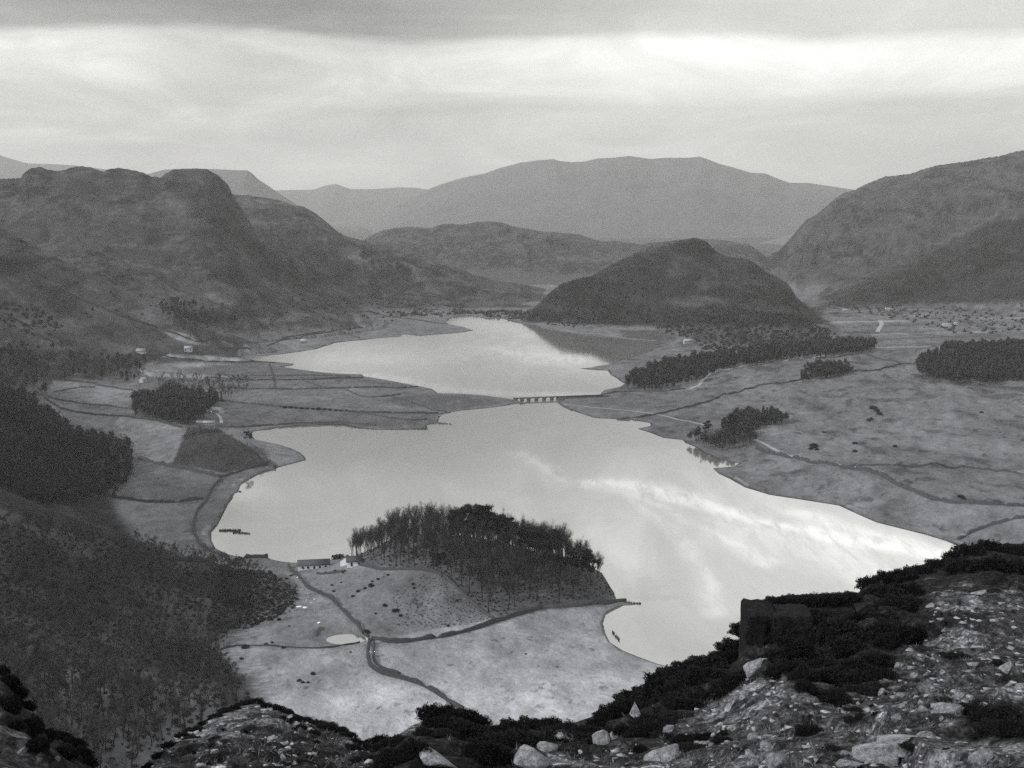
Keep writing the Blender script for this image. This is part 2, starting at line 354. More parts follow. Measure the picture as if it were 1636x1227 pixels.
# tones of the land: the real colour of each field, moor and wood floor, plus painted hill shading
tone = np.full(GX.shape, 0.17)
hillm = sstep(0.02, 0.12, GS)
tone = tone * (1 - hillm) + 0.052 * hillm
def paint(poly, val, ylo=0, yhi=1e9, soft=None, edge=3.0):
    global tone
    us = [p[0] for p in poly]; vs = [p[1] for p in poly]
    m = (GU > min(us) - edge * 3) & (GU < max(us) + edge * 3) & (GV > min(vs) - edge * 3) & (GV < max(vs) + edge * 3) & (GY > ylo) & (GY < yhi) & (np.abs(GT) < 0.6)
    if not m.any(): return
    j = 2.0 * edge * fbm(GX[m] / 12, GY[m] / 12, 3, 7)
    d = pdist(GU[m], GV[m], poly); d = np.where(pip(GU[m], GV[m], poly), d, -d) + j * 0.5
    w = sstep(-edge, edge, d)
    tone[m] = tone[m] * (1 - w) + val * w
# right bank
paint([(890,640),(985,612),(1100,625),(1180,590),(1300,565),(1460,560),(1700,560),(1700,900),(1512,865),(1140,748),(1090,703)], 0.165, 700, 2000)
paint([(1100,650),(1285,600),(1460,582),(1700,600),(1700,720),(1400,735),(1230,715),(1200,690),(1270,660)], 0.18, 700, 2000)
paint([(1180,740),(1230,722),(1350,745),(1470,790),(1540,805),(1700,810),(1700,900),(1512,862),(1340,805),(1200,775)], 0.20, 700, 1400)
paint([(1300,500),(1430,490),(1700,480),(1700,560),(1400,558),(1330,540)], 0.16, 1700, 2900, edge=4)
for k in range(9):
    v0 = 500 + k * 7; paint([(1330, v0), (1500, v0 - 4), (1700, v0 - 9), (1700, v0 - 7), (1500, v0 - 2), (1330, v0 + 2)], 0.10 + 0.1 * (k % 3), 1700, 2900, edge=1.5)
# left flats
paint([(225,580),(330,578),(470,586),(580,603),(690,624),(820,640),(700,660),(680,682),(410,682),(240,690),(215,640)], 0.13, 900, 1900)
paint([(300,604),(560,607),(700,628),(800,640),(690,655),(560,648),(400,640),(320,630)], 0.165, 900, 1900, edge=2)
paint([(410,650),(560,660),(690,672),(560,676),(410,681),(350,660)], 0.135, 900, 1900, edge=2)
paint([(600,640),(690,628),(820,642),(700,657)], 0.12, 900, 1900, edge=2)
paint([(230,595),(380,602),(370,606),(240,602)], 0.26, 900, 1900, edge=1.2)
paint([(270,566),(400,572),(400,577),(330,576),(260,570)], 0.2, 900, 1900, edge=1.2)
paint([(250,522),(320,538),(385,552),(370,556),(300,548),(250,528)], 0.15, 1300, 2200, edge=2)
paint([(380,552),(480,540),(500,552),(440,562),(380,568)], 0.15, 1300, 2200, edge=2)
paint([(440,545),(510,538),(520,546),(470,558)], 0.21, 1300, 2200, edge=1.5)
paint([(85,607),(210,622),(208,655),(120,640),(80,625)], 0.22, 1000, 1600, edge=3)
paint([(60,640),(215,665),(290,685),(285,740),(230,735),(190,690),(80,660)], 0.22, 800, 1500, edge=3)
paint([(185,665),(250,672),(290,684),(230,690),(190,684)], 0.28, 800, 1500, edge=2)
paint([(230,738),(290,748),(350,765),(320,800),(180,795),(205,760)], 0.16, 800, 1200, edge=3)
paint([(180,798),(320,806),(305,850),(325,885),(270,893),(190,855)], 0.21, 700, 1100, edge=3)
paint([(430,708),(470,720),(486,733),(440,745),(415,730)], 0.2, 800, 1200, edge=2)
paint([(300,682),(345,685),(410,720),(430,745),(360,755),(275,742)], 0.06, 800, 1200, edge=2)
# near meadows and knoll
paint([(430,902),(560,905),(600,1018),(480,1036),(345,1036),(470,965)], 0.17, 500, 900)
paint([(480,905),(600,912),(700,915),(790,990),(600,1020),(560,985),(490,935)], 0.145, 500, 900)
paint([(560,900),(700,915),(760,960),(800,990),(980,960),(985,930),(900,850),(700,840),(560,870)], 0.09, 500, 900)
paint([(345,1032),(480,1038),(588,1024),(860,976),(980,966),(962,1000),(1000,1045),(1090,1070),(1200,1140),(900,1250),(300,1250),(400,1110)], 0.255, 400, 720, edge=3)
paint([(600,1090),(760,1105),(930,1080),(1080,1080),(1080,1250),(600,1250),(520,1110)], 0.36, 400, 650, edge=14)
paint([(690,1010),(860,985),(930,1000),(860,1040),(740,1040)], 0.22, 400, 720, edge=14)
paint([(470,930),(480,960),(380,1010),(340,1010),(300,900),(420,915)], 0.10, 400, 900, edge=5)
# wood floor on the left
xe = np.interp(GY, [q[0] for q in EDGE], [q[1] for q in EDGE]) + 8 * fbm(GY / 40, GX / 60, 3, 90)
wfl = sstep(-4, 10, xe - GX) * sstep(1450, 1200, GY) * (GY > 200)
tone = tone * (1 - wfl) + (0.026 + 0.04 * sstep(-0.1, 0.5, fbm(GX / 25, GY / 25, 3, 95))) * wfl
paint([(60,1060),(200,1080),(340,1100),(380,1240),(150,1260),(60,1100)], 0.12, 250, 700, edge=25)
# hills
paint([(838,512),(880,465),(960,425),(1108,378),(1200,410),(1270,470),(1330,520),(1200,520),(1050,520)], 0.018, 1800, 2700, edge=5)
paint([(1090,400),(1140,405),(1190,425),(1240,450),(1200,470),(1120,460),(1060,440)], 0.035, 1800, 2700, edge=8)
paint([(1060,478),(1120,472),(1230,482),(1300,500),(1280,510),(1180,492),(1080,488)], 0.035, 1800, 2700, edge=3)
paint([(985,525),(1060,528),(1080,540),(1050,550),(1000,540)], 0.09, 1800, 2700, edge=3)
paint([(255,285),(370,300),(400,380),(440,420),(520,440),(520,470),(430,450),(340,400),(300,330)], 0.03, 1800, 3000, edge=10)  # right flank of the left crag darkened, its shade put into the tone
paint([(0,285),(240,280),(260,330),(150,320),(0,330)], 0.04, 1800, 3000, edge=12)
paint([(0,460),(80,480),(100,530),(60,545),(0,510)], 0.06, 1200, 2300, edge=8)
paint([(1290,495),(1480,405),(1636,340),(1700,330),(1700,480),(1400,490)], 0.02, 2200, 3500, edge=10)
# mottling
mott = 1 + 0.32 * fbm(GX / 45, GY / 70, 4, 201) + 0.45 * fbm(GX / 8, GY / 14, 4, 207, 0.7)
mott = mott * (1 - 0.5 * sstep(0.35, 0.7, fbm(GX / 5, GY / 8, 3, 217, 0.7)) * (GY < 1500))
patch = sstep(0.12, 0.5, fbm(GX / 30, GY / 45, 4, 301)) * sstep(100, 300, GX) * sstep(650, 900, GY) * (1 - hillm)
patch2 = sstep(0.2, 0.5, fbm(GX / 14, GY / 20, 4, 311, .65)) * sstep(60, 200, GX) * sstep(650, 900, GY) * (1 - hillm)
tone = tone * mott * (1 - 0.45 * patch) * (1 - .5 * patch2)
rk = hillm * sstep(0.25, 0.6, fbm(GX / 70, GY / 90, 5, 401, 0.6))
tone = tone * (1 + 0.6 * hillm * (fbm(GX / 25, GY / 30, 4, 431, 0.7)))
band = sstep(0.1, 0.45, fbm(GX / 160 + GZ / 60, GZ / 14 + GX / 400, 4, 441, .6)) * hillm
tone = tone * (1 + 0.5 * band) * (1 - 0.45 * hillm * sstep(.2, .5, fbm(GX / 60, GZ / 22, 4, 451, .65)))
cragz = sstep(-.05, .25, fbm(GX / 130, GY / 130, 3, 461)) * hillm; fine_ = sstep(.05, .2, fbm(GX / 15, GZ / 7 + GY / 40, 4, 463, .65))
gul = sstep(.80, .92, ridged(GX / 70 + .7 * fbm(GX / 90, GZ / 30, 3, 471), GZ / 260 + GY / 500, 2, 473)) * hillm
tone = tone * (1 - .55 * cragz * fine_) * (1 - .45 * gul)  # hill relief painted as tone: dark crag flecks and gully lines
tone = tone * (1 - 0.5 * rk) * (1 + 0.25 * hillm * sstep(0.1, .6, fbm(GX / 120, GY / 50, 4, 411)))
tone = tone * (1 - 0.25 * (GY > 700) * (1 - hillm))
# shingle and wet rim along the water
rw = (1.2 + 2.2 * sstep(-.4, .6, fbm(GX / 18, GY / 18, 3, 79))) * np.clip(GY / 900, .7, 2); rim = sstep(rw, rw * .4, np.abs(GD - .5)); tone = tone * (1 - 0.6 * rim)
sh = sstep(2.2, 0.6, np.abs(GD - 5)) * (fbm(GX / 30, GY / 30, 3, 77) > 0.15) * (GY < 1000); tone = tone * (1 - sh) + 0.2 * sh

def grid_mesh(name, X, Y, Z, tone_=None, extra=None):
    nr, nc = X.shape
    me = bpy.data.meshes.new(name)
    co = np.stack([X, Y, Z], -1).reshape(-1, 3).astype(np.float32)
    idx = np.arange(nr * nc, dtype=np.int32).reshape(nr, nc)
    q = np.stack([idx[:-1, :-1], idx[:-1, 1:], idx[1:, 1:], idx[1:, :-1]], -1).reshape(-1, 4)
    me.vertices.add(len(co)); me.vertices.foreach_set('co', co.ravel())
    me.loops.add(q.size); me.loops.foreach_set('vertex_index', q.ravel())
    me.polygons.add(len(q)); me.polygons.foreach_set('loop_start', np.arange(0, q.size, 4, dtype=np.int32))
    me.polygons.foreach_set('use_smooth', np.ones(len(q), bool))
    me.update(calc_edges=True)
    for nm, arr in (('tone', tone_), ('extra', extra)):
        if arr is not None:
            a = me.attributes.new(nm, 'FLOAT', 'POINT'); a.data.foreach_set('value', arr.astype(np.float32).ravel())
    o = bpy.data.objects.new(name, me); C.objects.link(o); return o
def tri_mesh(name, V, Fc, smooth=False):
    V = np.asarray(V, np.float32); Fc = np.asarray(Fc, np.int32); k = Fc.shape[1]
    me = bpy.data.meshes.new(name)
    me.vertices.add(len(V)); me.vertices.foreach_set('co', V.ravel())
    me.loops.add(Fc.size); me.loops.foreach_set('vertex_index', Fc.ravel())
    me.polygons.add(len(Fc)); me.polygons.foreach_set('loop_start', np.arange(0, Fc.size, k, dtype=np.int32))
    if smooth: me.polygons.foreach_set('use_smooth', np.ones(len(Fc), bool))
    me.update(calc_edges=True); return me

# ------------------------------------------------------------------ materials
TINT = (0.955, 0.975, 1.07)
def new_mat(name):
    m = bpy.data.materials.new(name); m.use_nodes = True; nt = m.node_tree
    b = nt.nodes['Principled BSDF']; b.inputs['Specular IOR Level'].default_value = 0.1; b.inputs['Roughness'].default_value = 0.95
    return m, nt, b
def grey(nt, val, sock, tint=TINT):
    c = nn(nt, 'ShaderNodeCombineColor')
    for i in range(3): lk(nt, math_n(nt, 'MULTIPLY', val, tint[i]), c.inputs[i])
    lk(nt, c.outputs[0], sock)
def land_mat(name, fine, bump, bscale, attr=True, val=0.1, bdist=1.0, contrast=False):
    m, nt, b = new_mat(name)
    tcn = nn(nt, 'ShaderNodeTexCoord'); obj_ = tcn.outputs['Object']
    if attr:
        a = nn(nt, 'ShaderNodeAttribute'); a.attribute_name = 'tone'; tv = a.outputs['Fac']
    else: tv = math_n(nt, 'ADD', val, 0.0)
    f1 = noise(nt, obj_, fine, 6, 0.7); f2 = noise(nt, obj_, fine * 0.13, 5, 0.6)
    k = math_n(nt, 'ADD', math_n(nt, 'MULTIPLY', f1, 0.9), math_n(nt, 'MULTIPLY', f2, 0.7))
    if contrast: k = math_n(nt, 'MULTIPLY', ramp(nt, f1, [(0.38, 0.12), (0.48, 0.6), (0.56, 1.3), (0.66, 2.4)]), ramp(nt, noise(nt, obj_, fine * 4, 5, 0.7), [(0.35, 0.4), (0.65, 1.4)]))
    grey(nt, math_n(nt, 'MULTIPLY', tv, math_n(nt, 'ADD', k, 0.1 if contrast else 0.2)), b.inputs['Base Color'])
    bp = nn(nt, 'ShaderNodeBump'); bp.inputs['Strength'].default_value = bump; bp.inputs['Distance'].default_value = bdist
    lk(nt, noise(nt, obj_, bscale, 6, 0.65), bp.inputs['Height']); lk(nt, bp.outputs[0], b.inputs['Normal'])
    return m
M_ground = land_mat('land', 0.35, 0.75, 0.10, bdist=5.0)
def flat_mat(name, v, scale=2.0, amp=0.5, tint=TINT, rough=0.9, bump=0.0):
    m, nt, b = new_mat(name); b.inputs['Roughness'].default_value = rough
    tcn = nn(nt, 'ShaderNodeTexCoord')
    oi = nn(nt, 'ShaderNodeObjectInfo')
    f = noise(nt, tcn.outputs['Object'], scale, 5, 0.65)
    k = math_n(nt, 'ADD', math_n(nt, 'MULTIPLY', f, 2 * amp), 1 - amp)
    k = math_n(nt, 'MULTIPLY', k, math_n(nt, 'ADD', math_n(nt, 'MULTIPLY', oi.outputs['Random'], 0.35), 0.82))
    grey(nt, math_n(nt, 'MULTIPLY', k, v), b.inputs['Base Color'], tint)
    if bump:
        bp = nn(nt, 'ShaderNodeBump'); bp.inputs['Strength'].default_value = bump; bp.inputs['Distance'].default_value = 0.1
        lk(nt, noise(nt, tcn.outputs['Object'], scale * 3, 6, 0.7), bp.inputs['Height']); lk(nt, bp.outputs[0], b.inputs['Normal'])
    return m
M_far = flat_mat('fell', 0.11, 0.0022, 0.30)
M_bark = flat_mat('bark', 0.035, 2.0)
M_twig = flat_mat('twigs', 0.042, 0.5, 0.3)
M_pine = flat_mat('needles', 0.018, 0.6)
M_scrub = flat_mat('scrub_leaves', 0.026, 0.4)
M_heather = flat_mat('heather_leaves', 0.014, 3.0)
M_wall = flat_mat('dry_stone', 0.055, 0.8, 0.5)
M_stone = flat_mat('bridge_stone', 0.09, 0.6)
M_white_f = flat_mat('old_whitewash', 0.42, 0.7, 0.2)
M_white = flat_mat('whitewash', 0.85, 0.7, 0.2)
M_slate = flat_mat('slate', 0.07, 1.0, 0.4)
M_slate_l = flat_mat('pale_slate', 0.28, 1.0, 0.3)
M_dark = flat_mat('dark_opening', 0.015, 1.0)
M_track = flat_mat('track_gravel', 0.26, 0.15, 0.4)
M_reed = flat_mat('reeds', 0.05, 0.6)
M_woodf = flat_mat('far_wood', 0.05, 0.03, 0.5)
def rock_mat(name, v):
    m, nt, b = new_mat(name); tcn = nn(nt, 'ShaderNodeTexCoord'); ob = tcn.outputs['Object']
    f = noise(nt, ob, 3.0, 7, 0.7); g = noise(nt, ob, 14.0, 5, 0.7)
    k = ramp(nt, math_n(nt, 'ADD', math_n(nt, 'MULTIPLY', f, 0.65), math_n(nt, 'MULTIPLY', g, 0.35)), [(0.36, 0.12), (0.47, 0.5), (0.6, 1.0), (0.72, 1.5)])
    grey(nt, math_n(nt, 'MULTIPLY', k, v), b.inputs['Base Color'])
    bp = nn(nt, 'ShaderNodeBump'); bp.inputs['Strength'].default_value = 0.9; bp.inputs['Distance'].default_value = 0.08
    lk(nt, math_n(nt, 'ADD', f, math_n(nt, 'MULTIPLY', g, 0.4)), bp.inputs['Height']); lk(nt, bp.outputs[0], b.inputs['Normal'])
    return m
M_rock = rock_mat('lichened_rock', 0.42)
M_rock_d = rock_mat('dark_rock', 0.022)

# ------------------------------------------------------------------ setting
def tag(o, label=None, cat=None, group=None, kind=None):
    if label: o['label'] = label
    if cat: o['category'] = cat
    if group: o['group'] = group
    if kind: o['kind'] = kind
    return o
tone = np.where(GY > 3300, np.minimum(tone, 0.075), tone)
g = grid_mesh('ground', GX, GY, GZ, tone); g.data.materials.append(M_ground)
tag(g, 'valley floor of fields and moor with the fells rising around it', 'ground', kind='structure')

FAR = {
 'J': dict(r=[(-700,235,14000),(-200,262,14000),(-60,240,14000),(-20,243,14000),(0,248,14000),(22,255,14000),(45,261,14000),(80,262,14000),(120,264,14000),(180,272,14000),(230,276,14000),(300,300,14000),(420,330,14000)], f=11000, lab='palest fell, low at the far left behind the dark craggy one'),
 'I': dict(r=[(120,300,9500),(200,285,9500),(240,277,9500),(262,271,9500),(300,269,9500),(340,270,9500),(380,272,9500),(395,272,9500),(403,277,9500),(412,286,9500),(430,298,9500),(450,312,9500),(470,324,9500),(510,350,9500),(560,385,9500),(640,420,9500)], f=7500, lab='hazy grey fell behind the dark knobbly crag on the left'),
 'H': dict(r=[(350,300,16500),(440,304,16500),(500,303,16500),(513,299,16500),(522,296,16500),(536,294,16500),(546,297,16500),(560,302,16500),(600,302,16500),(640,299,16500),(665,300,16500),(685,303,16500),(740,318,16500),(860,345,16500)], f=13000, lab='faintest fell with one small pointed top in the gap'),
 'G': dict(r=[(480,410,12000),(540,392,12000),(572,378,12000),(592,360,12000),(620,338,12000),(650,321,12000),(685,302,12000),(705,294,12000),(740,284,12000),(775,277,12000),(800,268,12000),(830,260,12000),(860,256,12000),(885,254,12000),(893,257,12000),(915,259,12000),(935,258,12000),(955,253,12000),(980,252,12000),(1005,249,12000),(1018,251,12000),(1040,254,12000),(1065,252,12000),(1100,252,12000),(1118,250,12000),(1132,255,12000),(1150,262,12000),(1170,267,12000),(1200,276,12000),(1222,277,12000),(1250,288,12000),(1262,292,12000),(1290,292,12000),(1330,298,12000),(1365,303,12000),(1420,315,12000),(1560,350,12000),(1700,400,12000)], f=8200, lab='broad pale massif with several tops filling the middle skyline'),
 'K': dict(r=[(1100,410,7200),(1190,394,7200),(1212,388,7200),(1240,382,7200),(1262,375,7200),(1300,355,7200),(1400,330,7200),(1500,360,7200)], f=6200, lab='small grey spur just left of the big right fell'),
}
for key, H in FAR.items():
    rt = []; rz = []
    for (u, v, d) in H['r']:
        X, Y, Z = ray(u, v); rt.append(X / Y); rz.append(HC + Z / Y * d)
    rt = np.array(rt); rz = np.array(rz); yr = H['r'][0][2]; yf = H['f']
    ts = np.linspace(rt[0], rt[-1], 420); ys = np.concatenate([np.linspace(yf, yr, 110), np.linspace(yr, yr * 1.25, 12)[1:]])
    T, Yy = np.meshgrid(ts, ys); X = T * Yy
    s = np.clip((Yy - yf) / (yr - yf), 0, 1)
    w = T + 0.035 * fbm(X / 1500, Yy / 1500, 4, 5) * (1 - s) + 0.0007 * fbm(X / 160, Yy / 160, 3, 5)
    zr = np.interp(w, rt, rz)
    Zz = -30 + (zr + 30) * s ** 0.9 + (s * (1 - s) * 4) * 0.16 * (zr + 30) * fbm(X / 700, Yy / 700, 5, 6, 0.55)
    Zz = np.where(Yy > yr, zr - 0.5 * (Yy - yr), Zz)
    Zz[:, 0] = -60; Zz[:, -1] = -60; Zz[0] = -60
    o = grid_mesh('distant_fell', X, Yy, Zz); o.data.materials.append(M_far); tag(o, H['lab'], 'hill', kind='structure')

# water: one level sheet, rippled; bright streaks are painted sheen, smoother and more reflective
wy = np.array(rows_between(330, 2800, 30, 200000)); wtt = np.linspace(-0.75, 0.75, 500)
WT, WY = np.meshgrid(wtt, wy); WX = WT * WY
WU, WV = proj(WX, WY, 0 * WX)
sheen = np.zeros(WX.shape)
def streak(pts, wid, val):
    global sheen
    pl = [onplane(*p) for p in pts]
    m = (np.abs(WU - np.mean([p[0] for p in pts])) < 900)
    d = pdist(WX[m], WY[m], pl, closed=False)
    a = fbm(WX[m] / 25, WY[m] / 60, 4, 33)
    sheen[m] = np.maximum(sheen[m], val * np.exp(-(np.maximum(d + wid * 0.6 * a, 0) / wid * 1.3) ** 2))
streak([(825,725),(870,745),(900,768),(960,772),(1040,800),(1100,830),(1160,860),(1230,900)], 14, 0.45)
streak([(940,770),(1010,775),(1100,800),(1200,830),(1300,850),(1400,870),(1520,890)], 22, 0.75)
streak([(1280,820),(1350,845),(1430,868),(1510,880)], 20, 0.6)
streak([(1200,830),(1320,880),(1420,920)], 60, 0.35)
streak([(1000,790),(1080,850),(1130,920),(1150,980)], 9, 0.35)
streak([(600,600),(690,620),(760,628),(850,630),(960,632)], 26, 0.9)
streak([(740,512),(800,525),(850,535)], 50, 0.2)
streak([(500,592),(560,596)], 8, 0.8)
streak([(560,575),(700,570),(800,560),(880,570)], 130, 0.4)  # broad sheen painted over the far basin to brighten it
wob = grid_mesh('water', WX, WY, 0 * WX, extra=np.clip(sheen, 0, 1)); tag(wob, 'calm pale lake in two basins with painted sheen streaks', 'lake', kind='structure')
ruf = np.exp(-((WU - 560) / 190) ** 2 - ((WV - 575) / 60) ** 2) * (WY > 1400)
ra = wob.data.attributes.new('ruffle', 'FLOAT', 'POINT'); ra.data.foreach_set('value', ruf.astype(np.float32).ravel())
def water_mat():
    m = bpy.data.materials.new('lake_water'); m.use_nodes = True; nt = m.node_tree; nt.nodes.clear()
    out = nn(nt, 'ShaderNodeOutputMaterial')
    a = nn(nt, 'ShaderNodeAttribute'); a.attribute_name = 'extra'
    a2 = nn(nt, 'ShaderNodeAttribute'); a2.attribute_name = 'ruffle'
    tcn = nn(nt, 'ShaderNodeTexCoord')
    mp_ = nn(nt, 'ShaderNodeMapping'); mp_.inputs['Scale'].default_value = (1.0, 0.45, 1.0); mp_.inputs['Rotation'].default_value = (0, 0, 0.3); lk(nt, tcn.outputs['Object'], mp_.inputs[0])
    bp = nn(nt, 'ShaderNodeBump'); bp.inputs['Distance'].default_value = 0.06; bp.inputs['Strength'].default_value = 0.25
    lk(nt, noise(nt, mp_.outputs[0], 0.5, 5, 0.6), bp.inputs['Height'])
    mpw = nn(nt, 'ShaderNodeMapping'); mpw.inputs['Scale'].default_value = (0.012, 0.004, 1); mpw.inputs['Rotation'].default_value = (0, 0, 0.5); lk(nt, tcn.outputs['Object'], mpw.inputs[0])
    wv = noise(nt, mpw.outputs[0], 1.0, 7, 0.62, 1.2)
    mpx = nn(nt, 'ShaderNodeMapping'); mpx.inputs['Scale'].default_value = (0.10, 0.022, 1); mpx.inputs['Rotation'].default_value = (0, 0, -0.9); lk(nt, tcn.outputs['Object'], mpx.inputs[0])
    wr = noise(nt, mpx.outputs[0], 1.0, 7, 0.68, 0.6)
    br = math_n(nt, 'MULTIPLY', a.outputs['Fac'], ramp(nt, wr, [(0.35, 0.25), (0.55, 1.1), (0.7, 1.4)]))
    br = math_n(nt, 'ADD', br, ramp(nt, wv, [(0.38, 0.0), (0.5, 0.10), (0.66, 0.30)]), clamp=True)
    gl = nn(nt, 'ShaderNodeBsdfGlossy'); gl.distribution = 'GGX'; gl.inputs['Color'].default_value = (0.93, 0.93, 0.94, 1)
    lk(nt, math_n(nt, 'ADD', math_n(nt, 'MULTIPLY', br, -0.04), math_n(nt, 'ADD', math_n(nt, 'MULTIPLY', a2.outputs['Fac'], 0.32), 0.075)), gl.inputs['Roughness']); lk(nt, bp.outputs[0], gl.inputs['Normal'])
    df = nn(nt, 'ShaderNodeBsdfDiffuse'); df.inputs[0].default_value = (0.15, 0.15, 0.155, 1)
    lw = nn(nt, 'ShaderNodeLayerWeight'); lw.inputs['Blend'].default_value = 0.6
    mx = nn(nt, 'ShaderNodeMixShader')
    k = math_n(nt, 'ADD', math_n(nt, 'MULTIPLY', lw.outputs['Fresnel'], 0.55), math_n(nt, 'ADD', math_n(nt, 'MULTIPLY', br, 0.42), 0.24), clamp=True)  # painted sheen streaks mix in more sky reflection
    lk(nt, k, mx.inputs[0]); lk(nt, df.outputs[0], mx.inputs[1]); lk(nt, gl.outputs[0], mx.inputs[2])
    lk(nt, mx.outputs[0], out.inputs[0]); return m
M_water = water_mat(); wob.data.materials.append(M_water)
# ------------------------------------------------------------------ the crag we stand on
A0 = 12.0
cT = np.concatenate([-np.geomspace(1.5, 0.40, 30), np.linspace(-0.385, 0.385, 1100), np.geomspace(0.40, 1.5, 30)])
cY = np.concatenate([np.linspace(-10, 4, 12)[:-1], np.geomspace(4 + A0, 60 + A0, 640) - A0])
FT, FY = np.meshgrid(cT, cY); FX = FT * (FY + A0)
FZ, FK = crag(FX, FY)
FU, FV = proj(FX, np.maximum(FY, 0.5), FZ)
ft = np.full(FX.shape, 0.0)
r1, r2, rid = voro(FX / 0.5 + 0.5 * fbm(FX * 2, FY * 2, 3, 8), FY / 0.8, 15)
rockm = sstep(-0.05, 0.3, fbm(FX / 1.4, FY / 2.0, 4, 501) + 0.4 * (rid - 0.5))
grassm = sstep(0.0, 0.4, fbm(FX / 2.5, FY / 3.5, 3, 521))
ft = 0.03 + 0.20 * rockm * rid + 0.06 * grassm * (1 - rockm)
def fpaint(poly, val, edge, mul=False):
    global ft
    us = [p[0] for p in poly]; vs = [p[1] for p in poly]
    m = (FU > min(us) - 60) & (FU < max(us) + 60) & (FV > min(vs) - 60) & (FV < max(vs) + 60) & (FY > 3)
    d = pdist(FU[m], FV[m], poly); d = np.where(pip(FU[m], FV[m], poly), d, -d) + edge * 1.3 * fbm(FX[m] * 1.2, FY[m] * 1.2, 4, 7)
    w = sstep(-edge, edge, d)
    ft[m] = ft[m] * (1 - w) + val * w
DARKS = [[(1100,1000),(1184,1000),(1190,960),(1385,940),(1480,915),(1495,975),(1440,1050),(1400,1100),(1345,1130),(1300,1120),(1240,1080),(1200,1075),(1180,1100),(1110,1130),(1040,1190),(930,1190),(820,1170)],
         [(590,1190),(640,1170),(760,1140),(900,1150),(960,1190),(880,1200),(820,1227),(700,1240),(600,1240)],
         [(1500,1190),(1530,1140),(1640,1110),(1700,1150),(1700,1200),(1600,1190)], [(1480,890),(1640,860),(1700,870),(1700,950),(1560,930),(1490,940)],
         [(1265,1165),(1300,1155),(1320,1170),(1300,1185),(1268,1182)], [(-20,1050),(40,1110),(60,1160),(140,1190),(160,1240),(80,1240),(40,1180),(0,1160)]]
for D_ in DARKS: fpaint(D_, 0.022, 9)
fpaint([(1200,1140),(1500,1050),(1640,960),(1640,1100),(1500,1150),(1560,1200),(1640,1210),(1640,1240),(900,1240),(1050,1190)], 0.07, 40)
ft = np.where(FV > 900, ft * (1 + 0.5 * (rid - 0.5)), ft) * (1 - 0.6 * sstep(0.12, 0.0, r2 - r1))
ft *= .65 * (1 + 0.8 * fbm(FX * 2, FY * 2, 4, 533, .7)); ft = ft + 0.35 * sstep(0.42, 0.6, fbm(FX * 3, FY * 3, 4, 541, .7)) * (ft > .04)
ft = np.where(FK >= 1, 0.05, ft)
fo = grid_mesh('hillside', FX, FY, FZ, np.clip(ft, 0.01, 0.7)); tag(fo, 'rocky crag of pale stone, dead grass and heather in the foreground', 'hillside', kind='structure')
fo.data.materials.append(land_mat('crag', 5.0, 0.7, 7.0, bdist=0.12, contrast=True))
def chit(u, v, y0=5.0, y1=46.0):
    u = np.atleast_1d(np.asarray(u, float)); v = np.atleast_1d(np.asarray(v, float))
    X, Y, Z = ray(u, v); tx = X / Y; tz = Z / Y; st = np.geomspace(y0, y1, 260)
    S = np.repeat(st[None, :], len(u), 0); zz, _ = crag(tx[:, None] * S, S)
    b = (HC + tz[:, None] * S) < zz; i = np.where(b.any(1), b.argmax(1), -1)
    y = np.where(i >= 0, st[i], np.nan)
    return tx * y, y, HC + tz * y

# ------------------------------------------------------------------ shapes
def tubes(segs, sides=5):
    """segs: (p0, p1, r0, r1)"""
    V = []; Fc = []
    for p0, p1, r0, r1 in segs:
        p0 = np.array(p0, float); p1 = np.array(p1, float); d = p1 - p0; d /= (np.linalg.norm(d) + 1e-9)
        a = np.cross(d, (0.3, 0.9, 0.1)); a /= np.linalg.norm(a); b = np.cross(d, a); n0 = len(V)
        for p, r in ((p0, r0), (p1, r1)):
            for k in range(sides):
                an = 2 * math.pi * k / sides; V.append(p + r * (math.cos(an) * a + math.sin(an) * b))
        for k in range(sides):
            k2 = (k + 1) % sides; Fc.append((n0 + k, n0 + k2, n0 + sides + k2, n0 + sides + k))
    return np.array(V), np.array(Fc)
def box(cx, cyy, cz, lx, ly, lz):
    V = [(cx + sx * lx / 2, cyy + sy * ly / 2, cz + sz * lz / 2) for sx in (-1, 1) for sy in (-1, 1) for sz in (-1, 1)]
    return np.array(V), np.array([(0,1,3,2),(4,6,7,5),(0,4,5,1),(2,3,7,6),(0,2,6,4),(1,5,7,3)])
def join(parts):
    Vs = []; Fs = []; n = 0
    for V, Fc in parts: Vs.append(V); Fs.append(np.asarray(Fc) + n); n += len(V)
    return np.concatenate(Vs), np.concatenate(Fs)
def leaves(cent, rad, n, size, seed, up=0.3, shell=0.55):
    """n small triangles spread through an ellipsoid"""
    r = np.random.default_rng(seed)
    d = r.normal(size=(n, 3)); d /= np.linalg.norm(d, axis=1)[:, None]
    q = shell + (1 - shell) * r.random(n) ** 0.7
    p = np.array(cent) + d * np.array(rad) * q[:, None]
    a = r.normal(size=(n, 3)) + (0, 0, up); a /= np.linalg.norm(a, axis=1)[:, None]
    b = np.cross(a, r.normal(size=(n, 3))); b /= np.linalg.norm(b, axis=1)[:, None]
    s = size * (0.6 + 0.8 * r.random(n))[:, None]
    V = np.stack([p - b * s * 0.5, p + b * s * 0.5, p + a * s], 1).reshape(-1, 3)
    return V, np.arange(3 * n).reshape(-1, 3)
